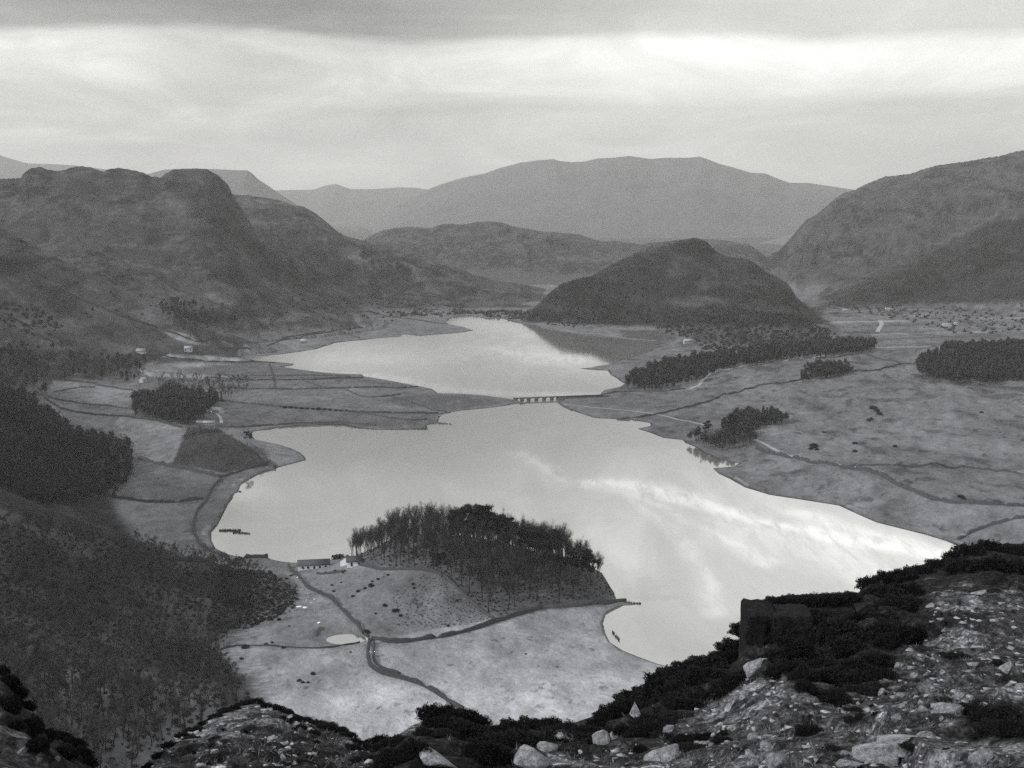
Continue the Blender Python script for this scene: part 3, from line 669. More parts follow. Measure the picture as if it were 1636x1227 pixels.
def bare(seed, ht, spread, ntw, tw_w, lowfrac=0.35, upright=0.5, lo=False):
    """winter broadleaf: returns trunk with limbs, and the haze of twigs"""
    r = random.Random(seed); segs = []; tips = []
    def grow(p, d, L, rad, lev):
        n = 3 if lev == 0 else 2
        for i in range(n):
            q = p + d * L / n; segs.append((p, q, rad, rad * 0.78)); p = q; rad *= 0.78
            d = (d + Vector((r.gauss(0, .13), r.gauss(0, .13), 0.05))).normalized()
            if lev < (1 if lo else 2) and (lev > 0 or i >= 1):
                for k in range(2):
                    a = r.uniform(0, 6.28); e = Vector((math.cos(a), math.sin(a), 0))
                    nd = (d * upright + e * spread + Vector((0, 0, .25))).normalized()
                    grow(p, nd, L * r.uniform(.5, .72), rad * .6, lev + 1)
            if lev >= 1: tips.append((p.copy(), d.copy(), lev))
    grow(Vector((0, 0, -0.5)), Vector((r.gauss(0, .05), r.gauss(0, .05), 1)).normalized(), ht * 0.62, ht * 0.024, 0)
    tV, tF = tubes([(s[0], s[1], s[2], s[3]) for s in segs], 4)
    V = []
    for i in range(ntw):
        p, d, lev = r.choice(tips)
        p = p - d * r.uniform(0, ht * .06) + Vector((r.gauss(0, 1), r.gauss(0, 1), r.gauss(0, .8))) * ht * .035
        w = (d * 0.7 + Vector((r.gauss(0, .6), r.gauss(0, .6), r.gauss(.35, .5)))).normalized(); L = ht * r.uniform(.05, .12)
        s = w.cross(Vector((r.gauss(0, 1), r.gauss(0, 1), r.gauss(0, 1)))).normalized() * tw_w
        V += [p - s, p + s, p + w * L]
    V = np.array([tuple(v) for v in V]); return (tV, tF), (V, np.arange(len(V)).reshape(-1, 3))
def pine(seed, ht, spread=1.0, n=9, dens=150):
    r = random.Random(seed); segs = []; p = Vector((0, 0, -.5)); rad = ht * .022; d = Vector((r.gauss(0, .04), r.gauss(0, .04), 1)).normalized(); cl = []
    for i in range(5):
        q = p + d * ht * .19; segs.append((p, q, rad, rad * .85)); p = q; rad *= .85; d = (d + Vector((r.gauss(0, .06), r.gauss(0, .06), .05))).normalized()
        if i >= 2:
            for k in range(n // 3):
                a = r.uniform(0, 6.28); L = ht * r.uniform(.10, .22) * spread * (1.15 - 0.2 * (i - 2)); e = p + Vector((math.cos(a) * L, math.sin(a) * L, ht * r.uniform(0, .07)))
                segs.append((p, e, rad * .5, rad * .2)); cl.append((e, ht * r.uniform(.07, .12) * spread))
    cl.append((p, ht * .1 * spread))
    parts = [leaves(tuple(c), (s, s, s * .6), dens, ht * .03, seed * 31 + i, up=.6, shell=.2) for i, (c, s) in enumerate(cl)]
    return tubes([(s[0], s[1], s[2], s[3]) for s in segs], 5), join(parts)
def spruce(seed, ht, dens=700):
    r = np.random.default_rng(seed); n = dens
    h = r.random(n) ** 1.3; ang = r.random(n) * 6.283; lay = 0.75 + 0.25 * np.sin(h * 55)
    R = ht * .2 * (1 - h) * lay * np.sqrt(r.random(n) * .7 + .3)
    p = np.stack([np.cos(ang) * R, np.sin(ang) * R, ht * (.1 + .9 * h)], 1)
    a = np.stack([np.cos(ang), np.sin(ang), -0.35 + 0 * h], 1) + r.normal(size=(n, 3)) * .3; b = np.cross(a, (0, 0, 1)); s = ht * .045
    V = np.stack([p - b * s * .6, p + b * s * .6, p + a * s], 1).reshape(-1, 3)
    return tubes([((0, 0, -.5), (0, 0, ht * .9), ht * .02, ht * .004)], 5), (V, np.arange(3 * n).reshape(-1, 3))
def mesh_of(name, VF, mat, smooth=False):
    me = tri_mesh(name, VF[0], VF[1], smooth); me.materials.append(mat); return me
def place_tree(name, vari, x, y, z, s, rz, label, cat, group):
    e = bpy.data.objects.new(name, None); e.empty_display_size = 1; C.objects.link(e)
    e.location = (x, y, z); e.rotation_euler = (0, 0, rz); e.scale = (s, s, s); tag(e, label, cat, group)
    for nm, me in zip(('trunk', 'crown'), vari):
        o = bpy.data.objects.new(nm, me); C.objects.link(o); o.parent = e
    return e
def merged(name, variants, xs, ys, zs, ss, mat, label, cat=None):
    Vs = []; Fs = []; n = 0
    for i in range(len(xs)):
        V, Fc = variants[int(rng.integers(len(variants)))]
        a = rng.random() * 6.283; c, s = math.cos(a) * ss[i], math.sin(a) * ss[i]
        W_ = np.stack([V[:, 0] * c - V[:, 1] * s + xs[i], V[:, 0] * s + V[:, 1] * c + ys[i], V[:, 2] * ss[i] + zs[i]], 1)
        Vs.append(W_); Fs.append(Fc + n); n += len(V)
    o = bpy.data.objects.new(name, mesh_of(name, (np.concatenate(Vs), np.concatenate(Fs)), mat)); C.objects.link(o)
    tag(o, label, kind='stuff'); return o
def asTri(VF):
    V, Fc = VF
    return (V, Fc) if Fc.shape[1] == 3 else (V, np.concatenate([Fc[:, :3], Fc[:, [0, 2, 3]]]))
def scatter(poly, ylo, yhi, sp_, extra=None, vis=True):
    """ground positions inside a patch, about sp_ metres apart"""
    us = [p[0] for p in poly]; vs = [p[1] for p in poly]
    xs = []; 
    xa = (min(us) - 818) / F * yhi * 1.1; xb = (max(us) - 818) / F * yhi * 1.1
    xa, xb = min(xa, (min(us) - 818) / F * ylo * .9), max(xb, (max(us) - 818) / F * ylo * 1.1)
    gx, gy = np.meshgrid(np.arange(xa, xb, sp_), np.arange(ylo, yhi, sp_))
    gx = gx.ravel() + rng.uniform(-.46, .46, gx.size) * sp_; gy = gy.ravel() + rng.uniform(-.46, .46, gy.size) * sp_
    m = np.abs(gx / gy) < 0.6; gx = gx[m]; gy = gy[m]
    z = gz(gx, gy); u, v = proj(gx, gy, z); m = pip(u + 7 * fbm(gx / 22, gy / 22, 3, 61), v + 4 * fbm(gx / 22, gy / 22, 3, 63), poly) & (z > 0.4)
    gx, gy, z, u, v = gx[m], gy[m], z[m], u[m], v[m]
    if vis and len(gx):
        X, d, _z = hit(u, v - 6); m = d > gy * 0.97 - 6; gx, gy, z = gx[m], gy[m], z[m]
    return gx, gy, z

# ------------------------------------------------------------------ dry stone walls
def wall_mesh(px, h=1.5, th=1.0, y0=440, y1=4500, pts=None):
    if pts is None:
        X, Y, Z = hit([p[0] for p in px], [p[1] for p in px], y0, y1); P = list(zip(X, Y))
    else: P = pts
    Q = []
    for i in range(len(P) - 1):
        L = math.hypot(P[i + 1][0] - P[i][0], P[i + 1][1] - P[i][1]); n = max(1, int(L / (2.5 if y0 < 900 else 5)))
        for k in range(n): f = k / n; Q.append((P[i][0] * (1 - f) + P[i + 1][0] * f, P[i][1] * (1 - f) + P[i + 1][1] * f))
    Q.append(P[-1]); Q = np.array(Q)
    Q[1:-1] += rng.normal(0, .12, (len(Q) - 2, 2)) * th
    for _ in range(2): Q[1:-1] = (Q[:-2] + 2 * Q[1:-1] + Q[2:]) / 4
    T = np.gradient(Q, axis=0); T /= (np.linalg.norm(T, axis=1)[:, None] + 1e-9); N = np.stack([-T[:, 1], T[:, 0]], 1)
    zb = gz(Q[:, 0], Q[:, 1]); hh = h * np.clip(1 + .45 * fbm(Q[:, 0] / 5, Q[:, 1] / 5, 3, 9) + rng.uniform(-.25, .25, len(Q)) - (rng.random(len(Q)) < .04) * .9, .05, 1.5); V = []
    for i in range(len(Q)):
        for (o, z) in ((-.5, -.6), (-.36, hh[i]), (.36, hh[i]), (.5, -.6)):
            V.append((Q[i, 0] + N[i, 0] * o * th, Q[i, 1] + N[i, 1] * o * th, zb[i] + z))
    Fc = []
    for i in range(len(Q) - 1):
        a = 4 * i; b = a + 4
        for k in range(3): Fc.append((a + k, a + k + 1, b + k + 1, b + k))
    Fc += [(0, 3, 2, 1), (len(V) - 4, len(V) - 3, len(V) - 2, len(V) - 1)]
    return np.array(V), np.array(Fc)
WALLS = [
 ([(594,1022),(620,1026),(650,1026),(700,1018),(760,1004),(800,992),(840,977),(866,971)], 2.0, 1.6, 440, 'thick dark wall curving along the foot of the knoll and promontory from the pond'),
 ([(892,968),(930,969),(975,962),(1000,961)], 1.6, 1.4, 440, 'short wall stretch past the gateway under the tip of the wooded promontory'),
 ([(590,1024),(587,1045),(592,1064),(606,1074),(640,1083),(680,1097),(708,1113),(740,1135)], 1.8, 1.6, 440, 'dark wall winding down the near meadow to the heather'),
 ([(598,1026),(597,1050),(600,1060),(612,1069),(640,1078)], 1.1, 0.8, 440, 'low thin wall on the right of the lane in the near meadow'),
 ([(461,905),(478,922),(490,938),(508,946),(530,956),(545,972),(562,990),(580,1010),(588,1018)], 1.6, 1.2, 440, 'wall running downhill from the long white house to the pond corner'),
 ([(575,903),(610,910),(660,909),(700,914),(722,930),(742,950),(760,968),(790,990)], 1.6, 1.2, 440, 'wall over the crown of the bare knoll beside the wood'),
 ([(255,893),(300,896),(330,897),(380,893),(428,891)], 2.2, 1.6, 500, 'straight dark wall behind the beach at the head of the bay'),
 ([(310,835),(309,850),(318,868),(335,880),(362,890)], 2.0, 1.6, 500, 'dark wall bending round the small western bay'),
 ([(352,765),(340,778),(330,800),(316,815),(310,835)], 1.6, 1.5, 500, 'rough wall following the western shore above the bay'),
 ([(170,792),(200,797),(230,802),(260,803),(290,802),(325,797)], 1.8, 1.4, 500, 'wall across the hillside field left of the bay'),
 ([(222,733),(240,739),(270,745),(310,752),(352,763)], 2.4, 2.0, 500, 'wall below the scrubby knob down to the shore'),
 ([(352,763),(390,750),(415,742),(432,738)], 1.4, 1.2, 500, 'shore wall under the scrubby knob'),
 ([(408,715),(418,724),(428,738),(440,747)], 1.8, 2.0, 500, 'short dark stone jetty wall on the pointed spit'),
 ([(85,605),(120,608),(150,612),(180,619),(212,624)], 2.0, 1.6, 800, 'upper wall of the pale fields left of the farm wood'),
 ([(85,627),(110,622),(130,618),(152,619)], 1.6, 1.2, 800, 'short arched wall inside the pale left fields'),
 ([(75,634),(100,640),(130,645),(170,648),(212,654)], 1.8, 1.6, 800, 'middle wall of the pale left fields'),
 ([(72,636),(95,652),(130,660),(180,665),(214,667)], 2.2, 1.8, 800, 'lower wall of the pale left fields'),
 ([(214,668),(250,672),(290,683)], 1.4, 1.2, 700, 'wall skirting the foot of the farm wood'),
 ([(345,682),(380,683),(410,681),(470,677),(540,675),(600,680)], 2.2, 1.8, 800, 'wall along the north shore of the near basin'),
 ([(345,640),(380,643),(420,647),(450,650)], 1.8, 1.4, 800, 'left part of the hedge-like wall in the flats'),
 ([(450,650),(490,653),(530,655),(560,658),(620,660),(700,661)], 2.2, 1.8, 800, 'bushy wall across the flats toward the bridge road'),
 ([(545,655),(580,660),(620,667),(660,672),(682,670)], 1.6, 1.3, 800, 'diagonal wall down to the reedy point'),
 ([(350,619),(400,622),(480,622),(560,620),(640,620),(668,618)], 2.2, 1.8, 800, 'long level wall across the middle of the flats'),
 ([(330,603),(400,608),(500,607),(580,604)], 2.0, 1.6, 800, 'level wall along the upper edge of the flats'),
 ([(400,600),(450,601),(500,600),(560,602)], 1.6, 1.2, 800, 'thin wall beside the upper lake inlet'),
 ([(260,568),(330,577),(400,578),(440,580)], 1.8, 1.4, 900, 'wall beside the bright lake inlet'),
 ([(553,623),(570,631),(590,635),(612,634),(640,630)], 1.5, 1.2, 800, 'sagging wall between two middle flats'),
 ([(613,630),(650,640),(690,655),(720,660)], 1.5, 1.2, 800, 'slanting wall toward the causeway road'),
 ([(247,521),(280,533),(320,548),(345,556),(400,558)], 2.6, 2.0, 1200, 'wall on the lower edge of the pale hill field'),
 ([(275,520),(310,527),(340,538),(370,547),(400,549),(450,540),(520,530)], 2.4, 1.8, 1200, 'wall on the upper edge of the pale hill field'),
 ([(440,545),(480,540),(520,532),(560,525),(580,524)], 2.2, 1.8, 1200, 'wall to the north-west shore of the upper lake'),
 ([(530,525),(550,532),(575,540)], 2.2, 1.6, 1200, 'short wall running down to the upper lake'),
 ([(545,502),(575,497),(605,500),(640,508),(680,514),(715,518)], 2.6, 2.2, 1400, 'wall curving onto the dark point of the upper lake'),
 ([(75,393),(110,410),(160,434),(220,468),(280,494),(330,515),(380,525)], 2.4, 2.0, 1300, 'long wall slanting down the great left fellside'),
 ([(5,500),(35,515),(60,528),(85,548)], 3.4, 3.0, 1200, 'twin wall of the steep left hillside near the frame edge'),
 ([(985,670),(1020,667),(1060,660),(1100,650),(1135,640),(1165,630),(1200,621),(1240,613),(1283,606)], 2.2, 1.8, 800, 'long dark wall crossing the right bank from the shore to the oblong plantation'),
 ([(1303,572),(1340,571),(1362,567),(1382,566),(1410,575),(1438,582),(1462,581)], 2.2, 1.8, 900, 'wall between the two far plantations, upper branch'),
 ([(1362,594),(1400,592),(1422,586),(1440,582)], 2.0, 1.6, 900, 'wall from the oblong plantation to the junction on the right'),
 ([(1208,716),(1240,726),(1290,738),(1340,745),(1380,751),(1420,766),(1455,783),(1490,798),(1525,804),(1580,806),(1645,809)], 2.4, 2.0, 600, 'long dark wall sweeping through the right pastures'),
 ([(1372,743),(1420,744),(1470,745),(1530,747),(1580,750),(1645,760)], 1.3, 1.0, 600, 'thin upper wall of the right pastures'),
 ([(1530,862),(1552,850),(1580,839),(1610,832),(1645,827)], 2.0, 1.6, 560, 'wall climbing from the shore behind the heather crest on the right'),
 ([(960,632),(985,626),(1020,625),(1060,626),(1095,622)], 1.8, 1.5, 900, 'wall in front of the long lakeside wood'),
 ([(352,1037),(380,1031),(420,1031),(460,1034),(500,1036),(540,1033),(575,1027)], 0.7, 0.5, 440, 'low broken bank from the lone tree to the pond'),
]
WALLS += [
 ([(400,455),(450,478),(500,498),(545,515)], 2.4, 2.0, 1400, 'straight wall running down the lower left fell to the upper lake'),
 ([(480,440),(540,452),(600,464),(660,472),(720,478)], 2.6, 2.2, 1600, 'level wall along the lower edge of the far left fell'),
 ([(560,468),(600,484),(640,492),(700,495)], 2.4, 2.0, 1600, 'wall above the head of the upper lake'),
 ([(100,462),(150,486),(200,508),(245,521)], 2.6, 2.2, 1200, 'middle slanting wall of the steep left hillside'),
 ([(60,350),(140,395),(210,430),(300,468),(360,492),(420,520)], 2.6, 2.2, 1500, 'upper slanting wall of the great left fellside'),
 ([(320,515),(318,535),(322,549)], 2.0, 1.6, 1200, 'short cross wall inside the pale hill field'),
 ([(506,917),(520,918),(536,915),(552,912)], 1.2, .7, 440, 'garden wall in front of the long white cottage'),
 ([(480,607),(520,620)], 1.6, 1.2, 800, 'short cross wall near the upper flats'),
 ([(430,581),(436,600),(440,622)], 1.6, 1.2, 800, 'cross wall between the inlet and the middle flats'),
]
for px, h, th, y0, lab in WALLS:
    if y0 >= 800: h *= .75; th *= .8
    o = bpy.data.objects.new('stone_wall', mesh_of('stone_wall', wall_mesh(px, h, th, y0), M_wall)); C.objects.link(o); tag(o, lab, 'wall')

# ------------------------------------------------------------------ tracks
def track(px, w, y0, lab, lift=0.15):
    X, Y, Z = hit([p[0] for p in px], [p[1] for p in px], y0, 4500); Q = []
    for i in range(len(X) - 1):
        L = math.hypot(X[i + 1] - X[i], Y[i + 1] - Y[i]); n = max(1, int(L / 3))
        for k in range(n): f = k / n; Q.append((X[i] * (1 - f) + X[i + 1] * f, Y[i] * (1 - f) + Y[i + 1] * f))
    Q.append((X[-1], Y[-1])); Q = np.array(Q)
    for _ in range(3): Q[1:-1] = (Q[:-2] + 2 * Q[1:-1] + Q[2:]) / 4
    T = np.gradient(Q, axis=0); T /= (np.linalg.norm(T, axis=1)[:, None] + 1e-9); N = np.stack([-T[:, 1], T[:, 0]], 1)
    ww = w * (1 + 0.25 * fbm(Q[:, 0] / 9, Q[:, 1] / 9, 2, 5)); V = []
    for o in (-.5, 0, .5):
        P = Q + N * (o * ww)[:, None]; V.append(np.stack([P[:, 0], P[:, 1], gz(P[:, 0], P[:, 1]) + lift + (0.1 if o == 0 else 0)], 1))
    n = len(Q); V = np.concatenate(V); i = np.arange(n - 1)
    Fc = np.concatenate([np.stack([i + k * n, i + 1 + k * n, i + 1 + (k + 1) * n, i + (k + 1) * n], 1) for k in (0, 1)])
    o = bpy.data.objects.new('track', mesh_of('track', (V, Fc), M_track)); C.objects.link(o); tag(o, lab, 'track', kind='structure')
track([(900,646),(960,652),(1030,659),(1060,664),(1100,673),(1128,680)], 2.2, 800, 'pale track over the right bank from the bridge')
track([(1062,625),(1100,622),(1115,617),(1122,608),(1135,597),(1152,591),(1200,583),(1250,577),(1305,570),(1350,567)], 4, 800, 'pale road bending up round the lakeside wood')
track([(1206,702),(1218,708),(1230,714),(1245,721)], 3.2, 600, 'bright track end beside the small wood')
track([(1246,723),(1290,734),(1330,740),(1368,746)], 2.0, 600, 'pale path above the long right wall')
track([(465,908),(478,919),(487,930)], 2.0, 440, 'worn path by the long white house')
track([(562,982),(575,998),(586,1015),(591,1035),(592,1052),(597,1066)], 1.3, 440, 'worn lane by the pond corner')
0 and track([(325,862),(330,850),(345,825),(356,800),(372,775),(395,762)], 3, 500, 'shore track round the western bay')
0 and track([(1090,475),(1130,474),(1180,478),(1230,482)], 2.5, 1800, 'pale terrace across the dark central hill')
track([(1402,530),(1405,524),(1409,518),(1406,512)], 7, 1700, 'bright zigzag of road in the far right valley')
track([(915,531),(960,534),(1000,540),(1050,545)], 3, 1800, 'pale lane along the far shore under the dark hill')
track([(342,657),(352,666),(354,676)], 3, 900, 'pale farm lane below the white farm')
track([(700,664),(740,657),(780,653),(818,648),(826,645)], 3, 900, 'causeway road running to the bridge')

# ------------------------------------------------------------------ pond, reeds, stones by the water
a = np.linspace(0, 2 * math.pi, 40, endpoint=False)
pv_ = np.stack([POND[0] + 12 * np.cos(a), POND[1] + 9 * np.sin(a), 0 * a + 1.9], 1)
pm = bpy.data.meshes.new('pond'); pm.from_pydata([tuple(p) for p in pv_], [], [tuple(range(40))]); pm.materials.append(M_water)
po = bpy.data.objects.new('pond', pm); C.objects.link(po); tag(po, 'small bright oval pond in the near meadow', 'pond', kind='structure')
def reeds(px, lab):
    V = []
    for (u0, v0, u1, v1, w, n) in px:
        for i in range(n):
            f = random.random(); x, y = onplane(u0 + (u1 - u0) * f, v0 + (v1 - v0) * f + random.uniform(-w, w)); h = random.uniform(.4, 1.3)
            a_ = random.uniform(0, 3.14); c, s = math.cos(a_) * .35, math.sin(a_) * .35
            V += [(x - c, y - s, -.1), (x + c, y + s, -.1), (x + c * .4, y, h)]
    V = np.array(V); o = bpy.data.objects.new('reeds', mesh_of('reeds', (V, np.arange(len(V)).reshape(-1, 3)), M_reed)); C.objects.link(o); tag(o, lab, kind='stuff')
reeds([(350,848,385,848,1.5,260), (372,851,400,853,1.2,140)], 'dark reeds standing in the small western bay')
reeds([(978,1010,990,1024,2,60), (1000,963,1024,965,.8,60)], 'scattered dark reeds off the near shore')
reeds([(560,683,684,686,1.5,500), (830,646,850,642,1.0,60), (895,646,915,656,1.5,80)], 'reedy fringe by the causeway point')
reeds([(690,677,722,678,.7,60)], 'thin reed line off the causeway')

# ------------------------------------------------------------------ bridge
bx0, by0 = onplane(820, 638.5, 1.5); bx1, by1 = onplane(962, 633, 1.5); BL = math.hypot(bx1 - bx0, by1 - by0)
be = bpy.data.objects.new('stone_bridge', None); C.objects.link(be); be.location = (bx0, by0, 0); be.rotation_euler = (0, 0, math.atan2(by1 - by0, bx1 - bx0))
be.scale = (1, 1, .82); tag(be, 'low dark bridge on stone piers crossing the narrows between the two basins', 'bridge')
def part(name, VF, mat, par, label=None):
    o = bpy.data.objects.new(name, mesh_of(name, VF, mat)); C.objects.link(o); o.parent = par
    if label: o['label'] = label
    return o
part('deck', box(BL / 2, 0, 3.3, BL, 3.2, 0.5), M_stone, be)
for s in (-1, 1): part('parapet', box(BL / 2, s * 1.4, 3.8, BL - .4, 0.3, 0.5), M_stone, be)
pxs = [824, 834, 844.5, 857, 869.5, 882, 895]
for p in pxs:
    d_ = (onplane(p, 638, 1.5)[0] - bx0) / math.cos(be.rotation_euler[2])
    part('pier', box(d_, 0, 1.2, 3.0, 3.8, 3.599), M_stone, be)
    part('pier_cap', join([box(d_, 0, 2.75, 5.2, 3.2, 0.5), box(d_, 0, 2.4, 4.3, 3.1, .4)]), M_stone, be)
d_ = (onplane(930, 638, 1.5)[0] - bx0)
part('causeway', box((d_ + BL) / 2 - 9, 0, 0.9, BL - d_ + 34, 4.0, 3.39), M_stone, be)

# ------------------------------------------------------------------ houses
def house(name, u, v, L, Wd, Hw, Hr, rot, wm, rm, lab, y0=440, wins=(), door=None, chim=(), gabl=True, ext=None):
    X, Y, Z = hit(u, v, y0, 5000); x, y = float(X[0]), float(Y[0]); y += Wd / 2 * math.cos(rot)
    e = bpy.data.objects.new(name, None); C.objects.link(e); e.location = (x, y, float(gz(x, y)) - .1); e.rotation_euler = (0, 0, rot); tag(e, lab, 'house')
    l, w = L / 2, Wd / 2
    V = [(-l,-w,-1),(l,-w,-1),(l,w,-1),(-l,w,-1),(-l,-w,Hw),(l,-w,Hw),(l,w,Hw),(-l,w,Hw),(-l,0,Hw+Hr-.05),(l,0,Hw+Hr-.05)]
    me = bpy.data.meshes.new('wall'); me.from_pydata(V, [], [(0,1,5,4),(1,2,6,9,5),(2,3,7,6),(3,0,4,8,7)]); me.materials.append(wm)
    o = bpy.data.objects.new('wall', me); C.objects.link(o); o.parent = e
    oh = .35; th = .22; sl = Hr / w; rf = []
    for s in (-1, 1):
        a_ = [(-l-oh, s*(w+oh), Hw-oh*sl), (l+oh, s*(w+oh), Hw-oh*sl), (l+oh, 0, Hw+Hr), (-l-oh, 0, Hw+Hr)]
        rf.append((np.array(a_ + [(p[0], p[1], p[2] + th) for p in a_]), np.array([(0,1,2,3),(4,7,6,5),(0,4,5,1),(1,5,6,2),(2,6,7,3),(3,7,4,0)])))
    r = part('roof', join(rf), rm, e)
    for c in chim: part('chimney', box(c, 0, Hw + Hr + .5, .9, .8, 1.5), M_slate, r)
    for wx in wins:
        f = part('window', box(wx, -w - .02, Hw * .52, 1.3, .12, 1.3), M_dark, e)
        part('sill', box(wx, -w - .1, Hw * .52 - .75, 1.6, .24, .14), wm, f)
    if door is not None: part('door', box(door, -w - .03, 1.0, 1.1, .14, 2.0), M_dark, e)
    return e
house('cottage', 500, 909, 18, 6.5, 2.7, 2.4, math.radians(9), M_white, M_slate, 'long low white cottage with a dark roof and row of windows at the lake head', wins=(-6.2,-3.2,3.4,6.8), door=.3, chim=())
house('boathouse', 565, 905, 8.5, 6, 2.6, 2.2, math.radians(8), M_white, M_slate, 'small white house tucked against the left end of the promontory wood', wins=(2.5,), door=-1.5)
house('shed', 553, 901, 4.5, 5.5, 2.8, 2.0, math.radians(80), M_white, M_slate, 'tiny white gabled outhouse just left of the small white house', wins=())
house('farmhouse', 346, 660, 12, 7, 3.2, 2.6, math.radians(-25), M_white_f, M_slate_l, 'white farmhouse with bright roof right of the farm wood', 900, wins=(-3,3), door=0)
house('barn', 328, 679, 17, 5, 2.2, 1.6, math.radians(3), M_slate_l, M_slate_l, 'long pale barn between the farm wood and the scrubby knob', 800)
house('farmhouse', 300, 562, 10, 7, 4.5, 2.5, math.radians(5), M_white_f, M_slate_l, 'square white farmhouse beside trees under the pale hill field', 1200, wins=(-3,3))
house('farmhouse', 228, 611, 7, 6, 3.5, 2.4, math.radians(60), M_white_f, M_slate_l, 'white gabled house at the top left corner of the farm wood', 900, wins=(0,))
house('cottage', 267, 624, 9, 7, 3.5, 3, math.radians(-12), M_slate_l, M_slate_l, 'pale house roof showing among the treetops of the farm wood', 900)
house('cottage', 224, 565, 11, 7, 3, 3, math.radians(-12), M_slate_l, M_slate_l, 'distant pale cottage in the dark left woods', 1200)
house('cottage', 1420, 496, 13, 7, 3, 2, 0, M_white_f, M_slate_l, 'far white house at the foot of the right fell', 1700)
house('cottage', 1514, 521, 15, 7, 3, 2, 0, M_white_f, M_slate_l, 'far white house in the right valley flats, left of a pair', 1700)
house('cottage', 1528, 519, 6, 6, 3, 2, 0, M_white_f, M_slate_l, 'far small white house in the right valley flats, right of a pair', 1700)
house('cottage', 1351, 497, 11, 6, 2.5, 2, 0, M_slate_l, M_slate_l, 'far grey farm at the head of the right valley', 1700)
house('cottage', 1100, 549, 14, 8, 4, 3, 0.2, M_slate_l, M_slate_l, 'pale cottage at the wooded foot of the dark central hill', 1600)
house('cottage', 485, 548, 10, 7, 3, 3, 0.2, M_slate_l, M_slate_l, 'small pale cottage by the upper lake inlet', 1500)

# ------------------------------------------------------------------ trees
BT = [bare(100 + i, 12 + (i % 3), 0.75, 750, 0.05) for i in range(6)]
BTM = [(mesh_of('trunk', t, M_bark), mesh_of('crown', c, M_twig)) for t, c in BT]
TT = [bare(200 + i, 17, 0.52, 900, 0.05, upright=0.95) for i in range(5)]
TTM = [(mesh_of('trunk', t, M_bark), mesh_of('crown', c, M_twig)) for t, c in TT]
PT = [pine(300 + i, 19.5, 1.3, 12, 230) for i in range(5)]
PTM = [(mesh_of('trunk', t, M_bark), mesh_of('crown', c, M_pine)) for t, c in PT]
ST = [spruce(400 + i, 17) for i in range(3)]
STM = [(mesh_of('trunk', t, M_bark), mesh_of('crown', c, M_pine)) for t, c in ST]
LB = []
for i in range(5):
    t, c = bare(500 + i, 11, 0.7, 170, 0.16, lo=True); LB.append(join([asTri(t), c]))
LT = []
for i in range(5):
    cr = join([leaves((random.uniform(-.8, .8), random.uniform(-.8, .8), 6.5 + 1.6 * q), (3.2 - .5 * q, 3.2 - .5 * q, 2.6), 60, 1.25, 520 + i * 9 + q, up=.8, shell=.25) for q in range(3)])
    LT.append(join([asTri(tubes([((0, 0, -.5), (0, 0, 8), .28, .1)], 3)), cr]))
UBF = [leaves((0, 0, .3), (1, 1, .7), 26, .8, 660 + i, up=.4, shell=.3) for i in range(5)]
LC = []
for i in range(4):
    h = np.linspace(0, 1, 6); cr = join([leaves((0, 0, 3 + 7.5 * a_), (2.6 * (1 - .75 * a_), 2.6 * (1 - .75 * a_), 1.2), 34, 1.1, 540 + i * 11 + int(a_ * 10), up=.9, shell=.3) for a_ in h])
    LC.append(join([asTri(tubes([((0, 0, -.5), (0, 0, 9), .25, .08)], 3)), cr]))
# the promontory wood
PW = [(562,898),(600,908),(660,909),(705,915),(740,948),(775,980),(800,985),(850,966),(930,962),(975,950),(975,935),(940,905),(880,868),(800,830),(700,820),(620,850),(565,880)]
x, y, z = scatter(PW, 560, 800, 6.0, vis=False)
u, v = proj(x, y, z)
m = (rng.random(len(x)) < np.where((u > 780) & (v > 945), 0.6, 1.0)) & ~((u > 930) & (v > 925) & (rng.random(len(x)) < .8))
x, y, z, u, v = x[m], y[m], z[m], u[m], v[m]
print('promontory trees', len(x))
sz = np.where(v > 860, 0, 1) * 0 + y; od = np.argsort(y); keepi = set(od[:110].tolist()) | set(od[110::3][:80].tolist()); rest = np.array([q for q in range(len(x)) if q not in keepi])
for i in sorted(keepi):
    s = rng.uniform(.72, 1.0) * (0.85 if u[i] < 620 else 1) * (0.75 if u[i] > 900 else 1)
    place_tree('bare_tree', TTM[i % 5], x[i], y[i], z[i], s, rng.uniform(0, 6.28), *(('slender leafless tree at the left end of the promontory wood, by the white houses', 'tree', 'left end of the promontory wood') if u[i] < 660 else ('slender leafless tree on the right slope of the promontory wood, above the water', 'tree', 'right slope of the promontory wood') if u[i] > 840 else ('tall slender leafless tree in the middle of the promontory wood', 'tree', 'middle of the promontory wood')))
merged('bare_wood', [join([asTri(t), c]) for t, c in TT], x[rest], y[rest], z[rest], rng.uniform(.72, .98, len(rest)) * np.where(u[rest] < 620, .85, 1) * np.where(u[rest] > 900, .6, 1), M_twig, 'inner leafless trees of the promontory wood')
PINES = [(733,862,.95,'lone round-topped pine standing clear on the left of the promontory skyline'),(762,860,1.0,None),(772,862,1.05,None),(785,866,1.0,None),(797,870,.95,None),(808,873,.9,None),(845,893,.9,None),(858,898,1.0,None),(868,902,1.0,None),(878,912,.85,None),(888,918,.9,None),(850,900,.9,None),
         (912,925,.85,None),(922,927,.95,None),(936,934,.9,'outermost pine on the tip of the promontory, right-hand end of the row'),(705,915,.62,'single dark evergreen in front of the wood above the knoll wall'),(820,880,.8,None),(832,884,.8,None)]
